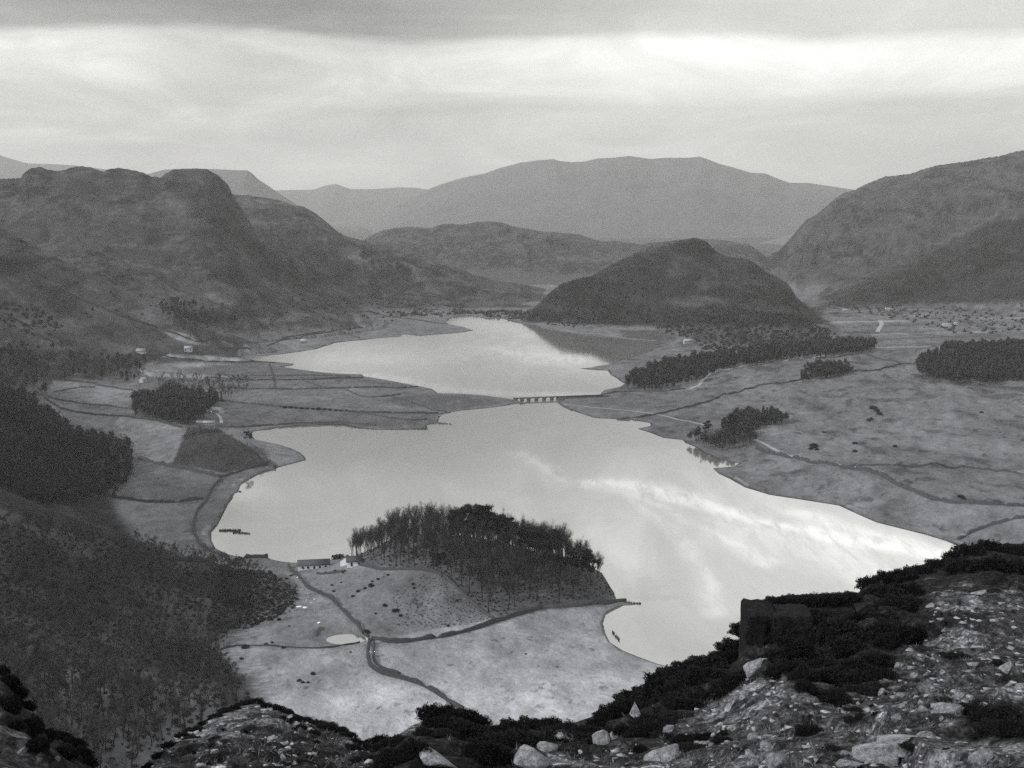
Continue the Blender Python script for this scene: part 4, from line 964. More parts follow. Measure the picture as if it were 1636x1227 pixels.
for i, (pu, pvv, s, lab) in enumerate(PINES):
    X, Y, Z = hit(pu, pvv + 6, 500, 900); 
    if Y[0] > 850: X, Y, Z = hit(pu, pvv + 30, 500, 900)
    place_tree('pine_tree', PTM[i % 5], X[0], Y[0], float(gz(X[0], Y[0])), s * 1.06, rng.uniform(0, 6.28), lab or 'dark broad-topped pine in the row along the promontory crest', 'tree', None if lab else 'pines on the promontory crest')
# lone trees
for (pu, pvv, s, k, lab) in [(329,1062,.95,0,'lone spreading leafless tree at the edge of the near meadow'),(395,711,.62,9,'lone dark conifer on the pointed spit of the west shore'),
        (160,1222,1.0,2,'leafless tree with pale forked trunk in the gully between two crags'),(312,914,.42,1,'small bare tree by the wall behind the bay'),
        (390,1095,.4,3,'thin bare sapling at the wood edge, left of the heather crest'),(203,610,1.0,8,'tall dark evergreen left of the white gabled house'),
        (345,640,.7,8,'left of two dark conifers beyond the white farmhouse'),(354,641,.72,8,'right of two dark conifers beyond the white farmhouse'),
        (1132,697,.75,9,'dark conifer at the left end of the shore wood'),(1170,689,.8,9,'dark conifer in the middle of the shore wood'),
        (600,1188,.3,4,'tiny leafless sapling beyond the heather rim'),(700,900,.1,0,None)]:
    if not lab: continue
    X, Y, Z = hit(pu, pvv, 440, 2500)
    vm = PTM[k - 5] if k == 9 else (STM[k - 6] if k >= 6 else BTM[k])
    place_tree('conifer' if k >= 6 else 'bare_tree', vm, X[0], Y[0], float(gz(X[0], Y[0])), s, rng.uniform(0, 6.28), lab, 'tree', None)
# wooded slope, left: nearest trees one by one, the rest as one wood
LW = [(-40,835),(150,850),(190,862),(260,885),(320,900),(400,915),(460,940),(478,958),(440,990),(370,1012),(345,1040),(372,1070),(395,1110),(420,1160),(330,1260),(-40,1290)]
x, y, z = scatter(LW, 300, 900, 6.3, vis=False)
u, v = proj(x, y, z); den = fbm(x / 30, y / 30, 3, 95)
m = (den < 0.25) | (rng.random(len(x)) < .45); x, y, z, u, v = x[m], y[m], z[m], u[m], v[m]
vis_ = ~((v > 1265) | ((u > 240) & (v > 1200 - (u - 240) * .5)))
o_ = np.argsort(y + np.where(vis_, 0, 1000)); near = o_[:130]; far = o_[130:]; far = far[vis_[far]]
print('slope trees', len(x), len(far))
for i in near:
    s = rng.uniform(.7, 1.15); zl, zg = ('leafless tree on the dark left slope in the bottom left of the view', 'bottom left slope trees') if u[i] < 190 else ('leafless tree near the meadow edge at the foot of the left slope', 'slope trees by the meadow')
    place_tree('bare_tree', BTM[int(i) % 6], x[i], y[i], z[i], s, rng.uniform(0, 6.28), zl, 'tree', zg)
merged('bare_wood', LB, x[far], y[far], z[far], rng.uniform(.6, 1.0, len(far)), M_twig, 'leafless wood covering the dark left slope beyond the nearest trees')
def wood(name, poly, ylo, yhi, sp_, var, smin, smax_, mat, lab, vis=True, keep=1.0):
    x, y, z = scatter(poly, ylo, yhi, sp_, vis=vis); m = rng.random(len(x)) < keep * (1 - .75 * sstep(.15, .5, fbm(x / 28, y / 28, 3, 65))); x, y, z = x[m], y[m], z[m]
    print(lab, len(x))
    if len(x): merged(name, var, x, y, z, smin * .7 + (smax_ * 1.1 - smin * .7) * rng.random(len(x)) ** 1.2, mat, lab)
M_dw = flat_mat('dark_wood', 0.045, 0.02, 0.35)
M_wd = flat_mat('hill_scrub', 0.028, 0.02, 0.3)
wood('wood', [(-40,660),(60,650),(110,690),(170,705),(210,720),(215,755),(185,800),(-40,830)], 700, 1300, 5.5, LT[:3] + LB, .6, 1.1, M_dw, 'dense dark wood on the left hillside at mid height')
wood('wood', [(-40,560),(60,552),(120,575),(200,570),(240,580),(225,610),(85,606),(60,650),(-40,660)], 1100, 2000, 7.5, LT[:3] + LB, .6, 1.2, M_dw, 'dark wood below the big left fell')
wood('wood', [(215,640),(260,630),(350,640),(330,660),(305,682),(250,672),(213,668)], 900, 1500, 5.5, LT, .7, 1.15, M_dw, 'rounded dark farm wood beside the pale fields')
wood('wood', [(255,605),(400,608),(400,622),(370,640),(320,625),(250,625)], 900, 1700, 9, LB, .5, 1.0, M_dw, 'loose trees round the farms on the flats')
wood('scrub', [(300,686),(345,688),(408,722),(425,738),(360,752),(278,742)], 700, 1300, 4.5, LB, .22, .4, M_dw, 'bushy scrub over the knob above the west shore')
wood('wood', [(1000,622),(1015,600),(1070,585),(1130,575),(1250,562),(1330,550),(1400,556),(1395,562),(1250,576),(1150,592),(1120,612),(1060,624)], 1100, 2100, 6.5, LT + LC[:1], .7, 1.25, M_dw, 'long wood stretching from the narrows to the foot of the dark hill')
wood('wood', [(1100,707),(1128,700),(1205,705),(1208,710),(1160,722),(1120,712)], 900, 1300, 4.5, LT[:3] + LB, .6, 1.15, M_dw, 'small shore wood on the right bank', keep=.9)
wood('wood', [(1150,690),(1172,668),(1255,668),(1262,680),(1215,682),(1200,706),(1160,702)], 900, 1400, 5, LT + LC[:2], .7, .95, M_dw, 'block of dark trees behind the shore wood')
wood('plantation', [(1281,610),(1285,590),(1355,584),(1363,594),(1350,601)], 1200, 1800, 4.0, LT, .62, .85, M_dw, 'small oblong conifer plantation on the right bank')
wood('plantation', [(1464,590),(1475,572),(1520,558),(1660,556),(1660,608),(1530,616),(1480,606)], 1150, 2000, 5.0, LT, .8, 1.05, M_dw, 'broad dark conifer plantation at the right edge')
wood('wood', [(860,515),(885,475),(960,440),(1040,410),(1060,460),(1000,490),(1000,520),(900,522)], 1900, 2600, 9, UBF, 1.2, 2.6, M_wd, 'low wood and scrub on the western flank of the dark central hill')
wood('wood', [(1000,500),(1180,490),(1290,510),(1340,540),(1250,560),(1130,560),(1050,525)], 1700, 2500, 9, UBF, 1.4, 3.0, M_wd, 'trees scattered round the foot of the dark central hill')
wood('wood', [(255,500),(275,480),(300,490),(350,500),(350,520),(300,522),(268,515)], 1400, 2400, 8, LT + LB, .6, 1.1, M_dw, 'copse on the lower slope of the big left fell')
wood('wood', [(600,500),(700,496),(860,498),(850,512),(760,503),(640,505)], 1800, 2900, 8, UBF, 1.5, 3.6, M_dw, 'trees at the head of the upper lake')
wood('wood', [(0,480),(60,490),(100,520),(70,545),(0,515)], 1300, 2300, 7, UBF, 1.2, 3.2, M_dw, 'scrub wood on the shaded left hillside')
wood('wood', [(1300,480),(1480,490),(1660,480),(1660,560),(1560,540),(1400,505)], 2000, 3200, 26, UBF, 2, 3.6, M_dw, 'hedgerow trees of the far right valley')

def under(name, poly, ylo, yhi, sp_, smin, smax_, lab, mat):
    x, y, z = scatter(poly, ylo, yhi, sp_, vis=False)
    merged(name, UB, x, y, z + .1, rng.uniform(smin, smax_, len(x)), mat, lab)
UB = [leaves((0, 0, .2), (1, 1, .6), 90, .34, 640 + i, up=.4, shell=.3) for i in range(5)]
under('undergrowth', LW, 320, 900, 4.4, .5, 1.5, 'bramble and bracken under the trees of the left slope', M_scrub)
under('undergrowth', PW, 560, 800, 3.0, .3, .9, 'undergrowth below the promontory trees', M_scrub)
under('undergrowth', [(655,925),(700,922),(745,955),(785,988),(720,1005),(640,1000),(625,960)], 560, 800, 2.4, .15, .5, 'bracken thicket on the right side of the knoll', M_scrub)
under('undergrowth', [(345,905),(430,912),(476,945),(470,975),(400,1005),(330,1010)], 500, 900, 2.6, .4, 1.3, 'scrub along the upper edge of the left wood', M_scrub)
wood('wood', [(60,440),(200,470),(420,480),(600,470),(720,490),(560,530),(300,540),(100,520)], 1300, 3000, 26, UBF, 1.2, 2.8, M_wd, 'thorn trees scattered over the lower slopes of the left fell', vis=False)
# bushes one by one
def bush_parts(seed, n, size, rad=(1, 1, .7)):
    return leaves((0, 0, .25), rad, n, size, seed, up=.5, shell=.35)
BU = [mesh_of('bush', bush_parts(700 + i, 420, .22), M_scrub) for i in range(4)]
def bush(u, v, s, lab, cat='bush', group=None, y0=440, y1=2000):
    X, Y, Z = hit(u, v, y0, y1); o = bpy.data.objects.new('bush', BU[int(rng.integers(4))]); C.objects.link(o)
    o.location = (X[0], Y[0], float(gz(X[0], Y[0])) + .1 * s); o.rotation_euler = (0, 0, rng.uniform(0, 6)); o.scale = (s * rng.uniform(1, 1.4), s, s * .9); tag(o, lab, cat, group)
bush(541, 893, 3.2, 'round dark bush on the beach between the two white houses')
for (u_, v_, s_) in [(593,936,1.6),(572,945,1.2),(583,940,1.0),(564,952,.9),(595,929,.8),(620,918,.9),(604,925,1.0),(530,935,.8),(533,945,.9),(615,968,1.3),(632,975,1.6),(640,983,1.0),(600,980,.7),(545,930,.6),(520,915,.8),(535,912,.9),(548,915,.7)]:
    bush(u_, v_, s_, 'small dark bush on the open knoll below the white houses', group='bushes on the knoll')
for k in range(14):
    a_, b_ = rng.uniform(640, 800), rng.uniform(925, 1000)
    if not pip(np.array([a_]), np.array([b_]), [(660,930),(700,925),(780,985),(700,1008),(620,1000)])[0]: continue
    bush(a_, b_, rng.uniform(.4, 1.0), 'low bush in the thicket on the right slope of the knoll', group='thicket bushes on the knoll')
for (u_, v_, s_) in [(392,1035,1.8),(386,1052,1.0),(500,1077,1.2),(478,1087,1.0),(484,1090,.8),(492,1090,.8),(425,1030,1.1),(453,1035,.9),(435,1027,.8),(585,1012,2.0),(350,1045,1.3),(840,1045,.5),(462,1000,.6),(420,990,1.2),(405,998,1.0),(560,1042,.6)]:
    bush(u_, v_, s_, 'isolated small bush in the near meadow', group='bushes in the near meadow')
for k in range(60):
    bush(rng.uniform(330, 470), rng.uniform(912, 1000), rng.uniform(.5, 1.2), 'dark scrub bush at the edge of the left wood', group='scrub at the edge of the left wood')
for (u_, v_, s_) in [(1395,653,3.5),(1401,657,2.6),(1405,662,3.0),(1388,672,2.4),(1392,670,2),(1300,714,3.4),(1296,718,2.4),(1305,719,2),(1366,708,1.8),(1366,722,2),(1430,714,1.8),(1568,660,2.0),(1535,795,2.2),(1540,799,1.8),(1550,801,1.5),(1316,691,1.4)]:
    bush(u_, v_, s_, 'dark gorse bush on the rough right pasture', group='gorse on the right pasture', y0=600)
for k in range(12):
    bush(455 + k * 9, 651.5 + k * .5, rng.uniform(1.5, 2.6), 'round bush in the hedge line across the flats', group='hedge bushes on the flats', y0=900)
for (u_, v_, s_) in [(818,636,2.6),(866,636,1.6),(911,636,2.2),(830,640,2.2),(800,634,2),(385,838,1)]:
    bush(u_, v_, s_, 'bush growing by the bridge and causeway', group='bushes by the bridge', y0=900)

# ------------------------------------------------------------------ rocks
import bmesh
def hullrock(seed, n=15, sub=1, flat=.6, cube=False):
    r = np.random.default_rng(seed); bm = bmesh.new()
    P = r.uniform(-1, 1, (n, 3)); P /= np.maximum(1, np.linalg.norm(P, axis=1)[:, None] * (0.75 if cube else 1)); P[:, 2] *= flat
    for p in P: bm.verts.new(tuple(p))
    h = bmesh.ops.convex_hull(bm, input=bm.verts[:]); bmesh.ops.delete(bm, geom=[g_ for g_ in h['geom_interior'] if isinstance(g_, bmesh.types.BMVert)], context='VERTS')
    if sub:
        bmesh.ops.bevel(bm, geom=bm.edges[:], offset=.07, segments=1, affect='EDGES', profile=.5)
        bmesh.ops.triangulate(bm, faces=bm.faces[:]); bmesh.ops.subdivide_edges(bm, edges=bm.edges[:], cuts=sub, use_grid_fill=True)
        for v_ in bm.verts:
            q = v_.co * 2.3; k = fbm(np.array([q.x + q.z * .7 + seed]), np.array([q.y - q.z * .6]), 3, seed)[0]; v_.co *= 1 + (.2 if cube else .10) * k
    bmesh.ops.triangulate(bm, faces=bm.faces[:])
    V = np.array([tuple(v_.co) for v_ in bm.verts]); bm.verts.index_update(); Fc = np.array([[v_.index for v_ in f.verts] for f in bm.faces]); bm.free(); return V, Fc
RK = [mesh_of('rock', hullrock(800 + i, 14, 2, .65), M_rock) for i in range(7)]
RKD = [mesh_of('rock', hullrock(820 + i, 22, 2, .95, True), M_rock_d) for i in range(3)]
def rock(u, v, wpx, hpx, lab, group=None, dark=False, tilt=0, mesh=None, y=None):
    X, Y, Z = chit(u, v)
    if not np.isfinite(Y[0]): return
    x, yy, z = float(X[0]), float(Y[0]), float(Z[0]); m_ = yy / F / 2
    o = bpy.data.objects.new('rock', mesh or (RKD if dark else RK)[int(rng.integers(3 if dark else 7))]); C.objects.link(o)
    w = wpx * m_; h = hpx * m_
    o.location = (x, yy, z + h * .2); o.scale = (w, (w + h) * .6, h / .6); o.rotation_euler = (rng.uniform(-.15, .15), tilt + rng.uniform(-.1, .1), rng.uniform(-.4, .4)); tag(o, lab, 'rock', group); return o
pyr = hullrock(850, 3, 0); pv2 = np.array([(-1,-.8,-.6),(1,-.7,-.6),(.9,.8,-.6),(-.8,.9,-.6),(-.1,0,1.0)]); pyr = (pv2, np.array([(0,1,4),(1,2,4),(2,3,4),(3,0,4),(0,3,2),(0,2,1)]))
PYR = mesh_of('rock', pyr, M_rock)
rock(1016, 1150, 42, 34, 'pointed pyramid-shaped rock among the dark heather', mesh=PYR)
for (u_, v_, w_, h_, t_, lab) in [
    (852,1217,100,40,.35,'large pale slab at the bottom edge, right of the dark hollow'),(873,1197,58,24,.3,'wedge-shaped pale stone just above the large bottom slab'),(902,1184,70,30,.2,'broad flat pale stone under the heather, left of the gap'),
    (960,1188,46,36,-.5,'pale blocky stone leaning at the end of the rock line'),(986,1176,34,20,-.3,'bright small block on the rock line below the pyramid rock'),(1014,1169,50,16,-.4,'narrow pale ledge stone below the pyramid rock'),
    (1055,1216,100,44,-.2,'rounded grey boulder cut by the bottom edge'),(1325,1148,44,12,0,'flat bright slab lying in the grass'),(1354,1141,10,18,.2,'upright bright shard of stone'),
    (1402,1111,34,15,-.5,'tilted grey slab at the edge of the heather'),(1438,1112,26,12,0,'pair-like pale stone beside the tilted slab'),(1395,1132,18,8,0,'small pale stone between shard and slab'),
    (1434,1150,22,18,-.5,'grey leaning stone on the grassy slope'),(1465,1135,12,6,0,'tiny bright stone high on the grassy slope'),(1412,1158,14,9,0,'small grey stone below the leaning one'),
    (1232,1195,50,20,-.1,'pale flat-topped stone near the bottom edge'),(1212,1182,14,18,.3,'small upright pale stone near the bottom'),(1205,1212,44,34,0,'pale broken boulder at the bottom'),(1240,1219,56,34,0,'pale crumbly boulder beside the broken one'),
    (1300,1142,18,10,.2,'dull pale stone left of the flat bright slab'),(1195,1155,10,8,0,'small stone at the heather foot'),(1400,1216,130,40,-.15,'long pale outcrop at the bottom edge'),(1450,1195,170,22,-.08,'long thin pale rock ledge'),(1514,1210,18,14,.2,'bright angular stone beyond the ledge'),
    (1100,1090,22,30,-.5,'grey boulder half buried in the crest heather'),(1083,1118,16,10,-.3,'pale stone showing through the heather'),(1205,1070,60,30,-.5,'grey slab sloping inside the dark heather'),
    (1480,972,34,14,-.2,'grey stone under the heather crest on the right'),(1560,950,50,10,-.2,'long pale stone on the upper right slope'),(1615,995,14,10,0,'bright stone near the right edge'),
    (700,1215,110,44,.1,'big dull boulder below the left heather clump'),(745,1180,60,14,.2,'pale-topped ledge under the left heather clump'),(1554,905,6,9,0,'tiny bright fleck of stone in the blue-dark heather'),
    (35,1205,20,26,.8,'streaked pale rock in the left corner crag'),(60,1135,12,20,.5,'pale stone on the left corner skyline'),(90,1215,16,14,.8,'narrow pale rock in the left corner crag'),
    (1160,1175,60,16,-.35,'dull slab across the slope below the heather'),(1120,1195,50,22,-.3,'dull boulder under the heather at the bottom'),(1290,1172,14,8,0,'stone by the dark heather patch'),(1575,1160,26,10,0,'grey stone on the right grass')]:
    rock(u_, v_, w_, h_, lab, tilt=t_)
def buttress(seed):
    r = np.random.default_rng(seed); bm = bmesh.new()
    for sx in (-1, 1):
        for sy in (-1, 1):
            for sz in (-1, -.2, .5, 1): bm.verts.new((sx * (1 - .12 * (sz > .8)) + r.uniform(-.14, .14), sy + r.uniform(-.15, .15), sz + r.uniform(-.08, .08)))
    h = bmesh.ops.convex_hull(bm, input=bm.verts[:]); bmesh.ops.delete(bm, geom=[g_ for g_ in h['geom_interior'] if isinstance(g_, bmesh.types.BMVert)], context='VERTS')
    bmesh.ops.bevel(bm, geom=bm.edges[:], offset=.06, segments=1, affect='EDGES', profile=.5)
    bmesh.ops.triangulate(bm, faces=bm.faces[:])
    for _ in range(2): bmesh.ops.subdivide_edges(bm, edges=bm.edges[:], cuts=1, use_grid_fill=True); bmesh.ops.triangulate(bm, faces=bm.faces[:])
    V = np.array([tuple(v_.co) for v_ in bm.verts]); bm.verts.index_update(); Fc = np.array([[v_.index for v_ in f.verts] for f in bm.faces]); bm.free()
    k = fbm(V[:, 0] * 1.6 + V[:, 1] + seed, V[:, 2] * 2.4 - V[:, 1], 4, seed); f1, f2, ci = voro(V[:, 0] * 1.5 + V[:, 1] * .7, V[:, 2] * 1.3 + V[:, 1] * .5, seed)
    return V * (1 + .10 * k + .10 * (ci - .5))[:, None], Fc
BTR = [mesh_of('rock', buttress(i), M_rock_d) for i in range(3)]
rock(1212, 1020, 50, 58, 'squarish black rock buttress standing against the water at the left end of the heather shelf', mesh=BTR[0])
rock(1262, 1012, 62, 40, 'second black rock block, just right of the buttress against the water', mesh=BTR[1])
0 and rock(1215, 1010, 70, 100, 'dark upright rock buttress at the left end of the heather shelf', dark=True)
rock(1325, 990, 76, 30, 'black rock face behind the heather shelf, rightmost of three', mesh=BTR[2])
for k in range(34):
    u_ = rng.uniform(1150, 1640); v_ = rng.uniform(1030, 1225)
    if any(pip(np.array([u_]), np.array([v_]), D_)[0] for D_ in DARKS[:4]) or v_ < 1290 - (u_ - 1080) * .5: continue
    w_ = rng.uniform(30, 75); rock(u_, v_, w_, w_ * rng.uniform(.22, .4), 'long half-buried grey outcrop on the right slope', group='half-buried outcrops on the right slope', tilt=rng.uniform(-.45, 0))
for k in range(140):
    u_ = rng.uniform(880, 1640); v_ = rng.uniform(1010, 1225)
    if any(pip(np.array([u_]), np.array([v_]), D_)[0] for D_ in DARKS) or v_ < 1240 - (u_ - 880) * .42: continue
    w_ = 7 + 24 * rng.random() ** 2; rock(u_, v_, w_, w_ * rng.uniform(.4, .8), 'loose pale stone on the grassy crag slope', group='loose stones on the right slope', tilt=rng.uniform(-.5, .3))
for k in range(70):
    u_ = rng.uniform(240, 600); v_ = rng.uniform(1130, 1225)
    w_ = rng.uniform(5, 18); rock(u_, v_, w_, w_ * .5, 'loose pale stone on the left heather knoll', group='loose stones on the left knoll', tilt=rng.uniform(-.5, .5))
# scree and dead grass
SM = [hullrock(900 + i, 9, 0, .6) for i in range(5)]
n = 6500; uu = rng.uniform(230, 1660, n); vv = rng.uniform(960, 1229, n); X, Y, Z = chit(uu, vv)
keep = np.isfinite(Y) & ~np.any([pip(uu, vv, D_) for D_ in DARKS], axis=0)
X, Y, Z = X[keep], Y[keep], Z[keep]; ss = (.018 + .09 * rng.random(len(X)) ** 3) * (Y / 18)
merged('scree', SM, X, Y, Z, ss, M_rock, 'small pale stones strewn over the crag')
n = 8000; uu = rng.uniform(230, 1660, n); vv = rng.uniform(950, 1229, n); X, Y, Z = chit(uu, vv)
keep = np.isfinite(Y) & (~np.any([pip(uu, vv, D_) for D_ in DARKS], axis=0) | (rng.random(n) < .12)) & (fbm(X / 1.2, Y / 1.2, 2, 3) > -.2)
X, Y, Z = X[keep], Y[keep], Z[keep]
def tuft(seed):
    r = np.random.default_rng(seed); V = []
    for i in range(9):
        a_ = r.uniform(0, 6.28); b = r.uniform(0, 3.14); l = r.uniform(.5, 1.2); w = .045; o = r.uniform(-.25, .25, 2)
        V += [(o[0] - w * math.cos(b), o[1] - w * math.sin(b), 0), (o[0] + w * math.cos(b), o[1] + w * math.sin(b), 0), (o[0] + math.cos(a_) * l * .7, o[1] + math.sin(a_) * l * .7, l * .75)]
    return np.array(V), np.arange(27).reshape(-1, 3)
M_grass = flat_mat('dead_grass', 0.15, 0.8, 0.5)
merged('dead_grass', [tuft(i) for i in range(6)], X, Y, Z - .02, rng.uniform(.05, .12, len(X)), M_grass, 'bleached dead grass on the crag')

# ------------------------------------------------------------------ heather
def heather(seed, n=7000, size=.05):
    r = np.random.default_rng(seed); Vs = []
    # a lumpy mound of upright sprigs
    th = r.uniform(0, 6.283, n); ph = np.arccos(r.uniform(-.25, 1, n)); lump = 1 + .16 * np.sin(th * 3 + seed) + .12 * np.sin(th * 5 + ph * 6 + seed * 2)
    q = lump * (.72 + .32 * r.random(n) ** 1.5)
    p = np.stack([np.sin(ph) * np.cos(th) * q, np.sin(ph) * np.sin(th) * q, np.cos(ph) * q * .85], 1)
    up = np.stack([np.sin(ph) * np.cos(th) * .6, np.sin(ph) * np.sin(th) * .6, .5 + .5 * np.cos(ph)], 1) + r.normal(0, .35, (n, 3)); up /= np.linalg.norm(up, axis=1)[:, None]
    b = np.cross(up, r.normal(size=(n, 3))); b /= np.linalg.norm(b, axis=1)[:, None]; s = size * (.6 + 1.0 * r.random(n) + 1.2 * (r.random(n) > .93))[:, None]
    V = np.stack([p - b * s * .55, p + b * s * .55, p + up * s * 1.3], 1).reshape(-1, 3)
    L = (V, np.arange(3 * n).reshape(-1, 3))
    bm = bmesh.new(); bmesh.ops.create_icosphere(bm, subdivisions=3, radius=.66)
    cv = np.array([tuple(v_.co) for v_ in bm.verts]) * (1, 1, .85); cf = np.array([[v_.index for v_ in f.verts] for f in bm.faces]); bm.free()
    return join([L, (cv, cf)])
HB = [mesh_of('heather_bush', heather(i), M_heather) for i in range(5)]
def hb(u, v, w, h, lab, group=None, dist=None):
    if dist is None:
        X, Y, Z = chit(u, v + h * .15)
        if not np.isfinite(Y[0]): 
            X, Y, Z = chit(u, v + h * .6)
            if not np.isfinite(Y[0]): return
        d = float(Y[0])
    else: d = dist
    x, y, z = atdist(u, v, d); m_ = d / F
    o = bpy.data.objects.new('heather_bush', HB[int(rng.integers(5))]); C.objects.link(o)
    o.location = (float(x), float(y), float(z) - h * m_ * .25); o.scale = (w * m_, w * m_, h * m_ * 1.15); o.rotation_euler = (0, 0, rng.uniform(0, 6.28)); tag(o, lab, 'heather', group)
G1 = 'heather bushes along the right crest'
for (u_, v_, w_, h_) in [(1000,1134,32,22),(975,1146,30,20),(1025,1120,26,22),(1050,1106,26,24),(1080,1090,28,24),(1105,1076,24,22),(1130,1064,24,20),(1155,1056,22,18),(1174,1052,18,16),
    (1235,962,20,9),(1262,960,22,10),(1295,958,24,10),(1325,956,22,9),(1355,955,22,10),(1392,934,22,16),(1415,930,26,20),(1445,922,26,18),(1472,915,24,14),(1500,905,24,14),(1525,893,18,18),(1550,882,26,16),(1580,876,22,16),(1610,882,26,14),(1640,884,26,16),
    (1540,908,34,20),(1590,906,34,20),(1630,912,34,20),(1410,950,34,20),(1450,948,30,20)]:
    hb(u_, v_, w_, h_, *(('dark heather bush on the crest left of the rock buttress', G1 + ', left of the buttress') if u_ < 1180 else ('dark heather bush on the flat crest behind the rock buttress', G1 + ', by the buttress') if u_ < 1380 else ('dark heather bush on the highest crest at the right edge', G1 + ', right end')))
for (u_, v_, w_, h_) in [(1196,972,9,5),(1212,966,12,6),(1232,962,16,8),(1252,960,16,9),(1275,962,20,9),(1300,960,20,10),(1330,958,22,10),(1358,955,20,10),(1205,1000,10,8),(1192,1015,9,12),(1228,990,14,9),(1190,1035,12,10),(1250,985,20,10),(1290,982,22,10)]:
    hb(u_, v_, w_, h_, 'heather tuft rooted on the black rock blocks against the water', 'heather tufts on the rock blocks', dist=26.8)
G2 = 'heather bushes on the low saddle'
for (u_, v_, w_, h_) in [(790,1172,22,14),(815,1165,26,18),(845,1162,28,18),(875,1162,28,18),(905,1168,26,16),(935,1172,24,14),(955,1160,20,16),(830,1185,40,18),(780,1190,36,18),(890,1178,36,16),(945,1184,30,14),(640,1185,22,10),(615,1192,18,8)]:
    hb(u_, v_, w_, h_, 'dark heather bush on the low saddle in the middle', G2)
G3 = 'heather bushes of the left clump'
for (u_, v_, w_, h_) in [(688,1140,22,18),(712,1143,26,18),(740,1146,26,16),(762,1156,22,16),(700,1160,28,18),(735,1166,34,18),(765,1178,26,14),(660,1200,26,22),(630,1212,30,20),(620,1226,30,16),(770,1205,34,24),(800,1215,30,20)]:
    hb(u_, v_, w_, h_, 'dark heather bush in the clump above the big dull boulder', G3)
G4 = 'heather bushes inside the dark hollow'
for k in range(170):
    u_ = rng.uniform(1000, 1480); v_ = rng.uniform(965, 1180)
    if pip(np.array([u_]), np.array([v_]), DARKS[0])[0]: hb(u_, v_, rng.uniform(20, 40), rng.uniform(12, 22), *(('dark heather bush just below the black rock buttress', G4 + ', upper part') if v_ < 1030 else ('dark heather bush low down by the pyramid-shaped rock', G4 + ', left part') if u_ < 1190 else ('dark heather bush at the lower edge of the hollow, above the pale stones', G4 + ', lower part')))
G7 = 'heather between the bottom slabs'
for k in range(70):
    u_ = rng.uniform(590, 1180); v_ = rng.uniform(1165, 1225)
    if (650 < u_ < 770 and v_ > 1190) or (820 < u_ < 1020 and v_ > 1170): continue
    if u_ > 960 and v_ > 1215 - (u_ - 960) * .1: continue
    hb(u_, v_, rng.uniform(14, 26), rng.uniform(7, 13), 'low black heather between the slabs at the bottom of the view', G7)
G5 = 'heather along the left knoll rim'
rim = [(238,1226),(255,1208),(270,1192),(290,1178),(310,1168),(330,1156),(345,1146),(360,1138),(375,1133),(392,1126),(408,1124),(425,1130),(442,1134),(458,1140),(474,1150),(490,1154),(508,1158),(524,1162),(540,1168),(555,1176),(566,1186),(450,1150),(480,1165),(500,1172),(580,1192),(598,1196)]
for (u_, v_) in rim: hb(u_, v_, rng.uniform(11, 16), rng.uniform(6, 10), 'low heather tuft along the rim of the left knoll', G5)
G6 = 'heather in the left corner'
for (u_, v_, w_, h_) in [(0,1075,16,16),(14,1090,16,16),(25,1110,18,18),(40,1130,16,14),(75,1175,18,12),(95,1180,20,14),(115,1190,20,14),(130,1205,18,14),(140,1220,16,12),(100,1205,26,16),(50,1160,22,20),(10,1130,24,24),(60,1190,20,16),(15,1160,20,14)]:
    hb(u_, v_, w_, h_, 'dark heather bush on the crag in the bottom left corner', G6)
for (u_, v_, w_, h_) in [(1292,1170,24,14),(1560,1140,40,20),(1600,1150,44,26),(1630,1170,40,24),(1590,1170,40,16),(1380,1090,26,16),(520,1166,20,10),(560,1196,16,8),(480,1222,14,10),(1420,1000,26,12),(1530,1050,20,8)]:
    hb(u_, v_, w_, h_, 'separate dark heather patch on the stony slope', 'separate heather patches')
for k in range(60):
    u_ = rng.uniform(1080, 1640); v_ = rng.uniform(960, 1200)
    if any(pip(np.array([u_]), np.array([v_]), D_)[0] for D_ in DARKS) or v_ < 1260 - (u_ - 1080) * .55: continue
    hb(u_, v_, rng.uniform(6, 18), rng.uniform(3, 8), 'small low heather clump among the pale stones of the right slope', 'small heather clumps on the right slope')
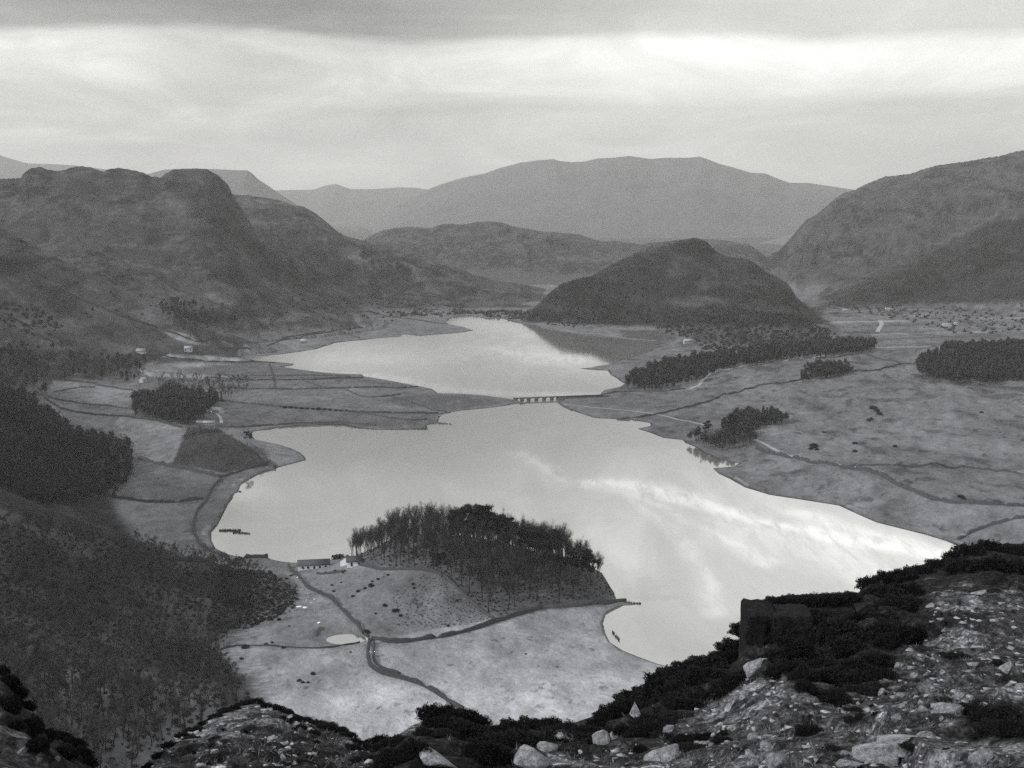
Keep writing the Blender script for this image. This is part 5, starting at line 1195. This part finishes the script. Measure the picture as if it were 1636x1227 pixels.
for k in range(40):
    u_ = rng.uniform(260, 600); v_ = rng.uniform(1150, 1225)
    hb(u_, v_, rng.uniform(5, 12), rng.uniform(2, 5), 'small low heather clump on the stony left knoll', 'small heather clumps on the left knoll')
# bright stones on the meadow left of the pond wall
MR = [mesh_of('rock', hullrock(860 + i, 10, 0, .3), M_white) for i in range(3)]
for (u_, v_, s_, lab) in [(480,969,2.6,'bright white stone slab, left half of the big white patch by the wood edge'),(489,970,2.4,'bright white stone slab, right half of the big white patch by the wood edge'),(490,958,.9,'small white stone left of the white scatter'),(503,957,1.0,'white stone right of the white scatter'),(498,962,.8,'white stone between patch and scatter'),(492,948,.6,'topmost tiny white stone above the scatter'),(475,922,1.0,'white stone beside the path from the long cottage'),(509,994,1.4,'thin white log-like stone alone in the meadow')]:
    X, Y, Z = hit(u_, v_, 440, 1000); o = bpy.data.objects.new('rock', MR[int(rng.integers(3))]); C.objects.link(o)
    o.location = (X[0], Y[0], float(gz(X[0], Y[0])) + .1); o.scale = (s_, s_ * .8, s_ * .5); o.rotation_euler = (0, 0, .4); tag(o, lab, 'rock')
# ------------------------------------------------------------------ the air
hz = bpy.data.meshes.new('haze')
xs, ys_, zs = (-46000, 46000), (-400, 27000), (-80, 1500)
hv = [(x, y, z) for x in xs for y in ys_ for z in zs]
hf = [(0,1,3,2),(4,6,7,5),(0,4,5,1),(2,3,7,6),(0,2,6,4),(1,5,7,3)]
hz.from_pydata(hv, [], hf); ho = bpy.data.objects.new('haze', hz); C.objects.link(ho); tag(ho, 'thin grey air fading the far fells', 'haze', kind='stuff')
hm = bpy.data.materials.new('air'); hm.use_nodes = True; hn = hm.node_tree; hn.nodes.clear()
hout = nn(hn, 'ShaderNodeOutputMaterial'); pv = nn(hn, 'ShaderNodeVolumePrincipled')
pv.inputs['Color'].default_value = (0.97, 0.97, 0.98, 1); pv.inputs['Density'].default_value = 0.000052; pv.inputs['Anisotropy'].default_value = 0.2
lk(hn, pv.outputs[0], hout.inputs['Volume']); hz.materials.append(hm)
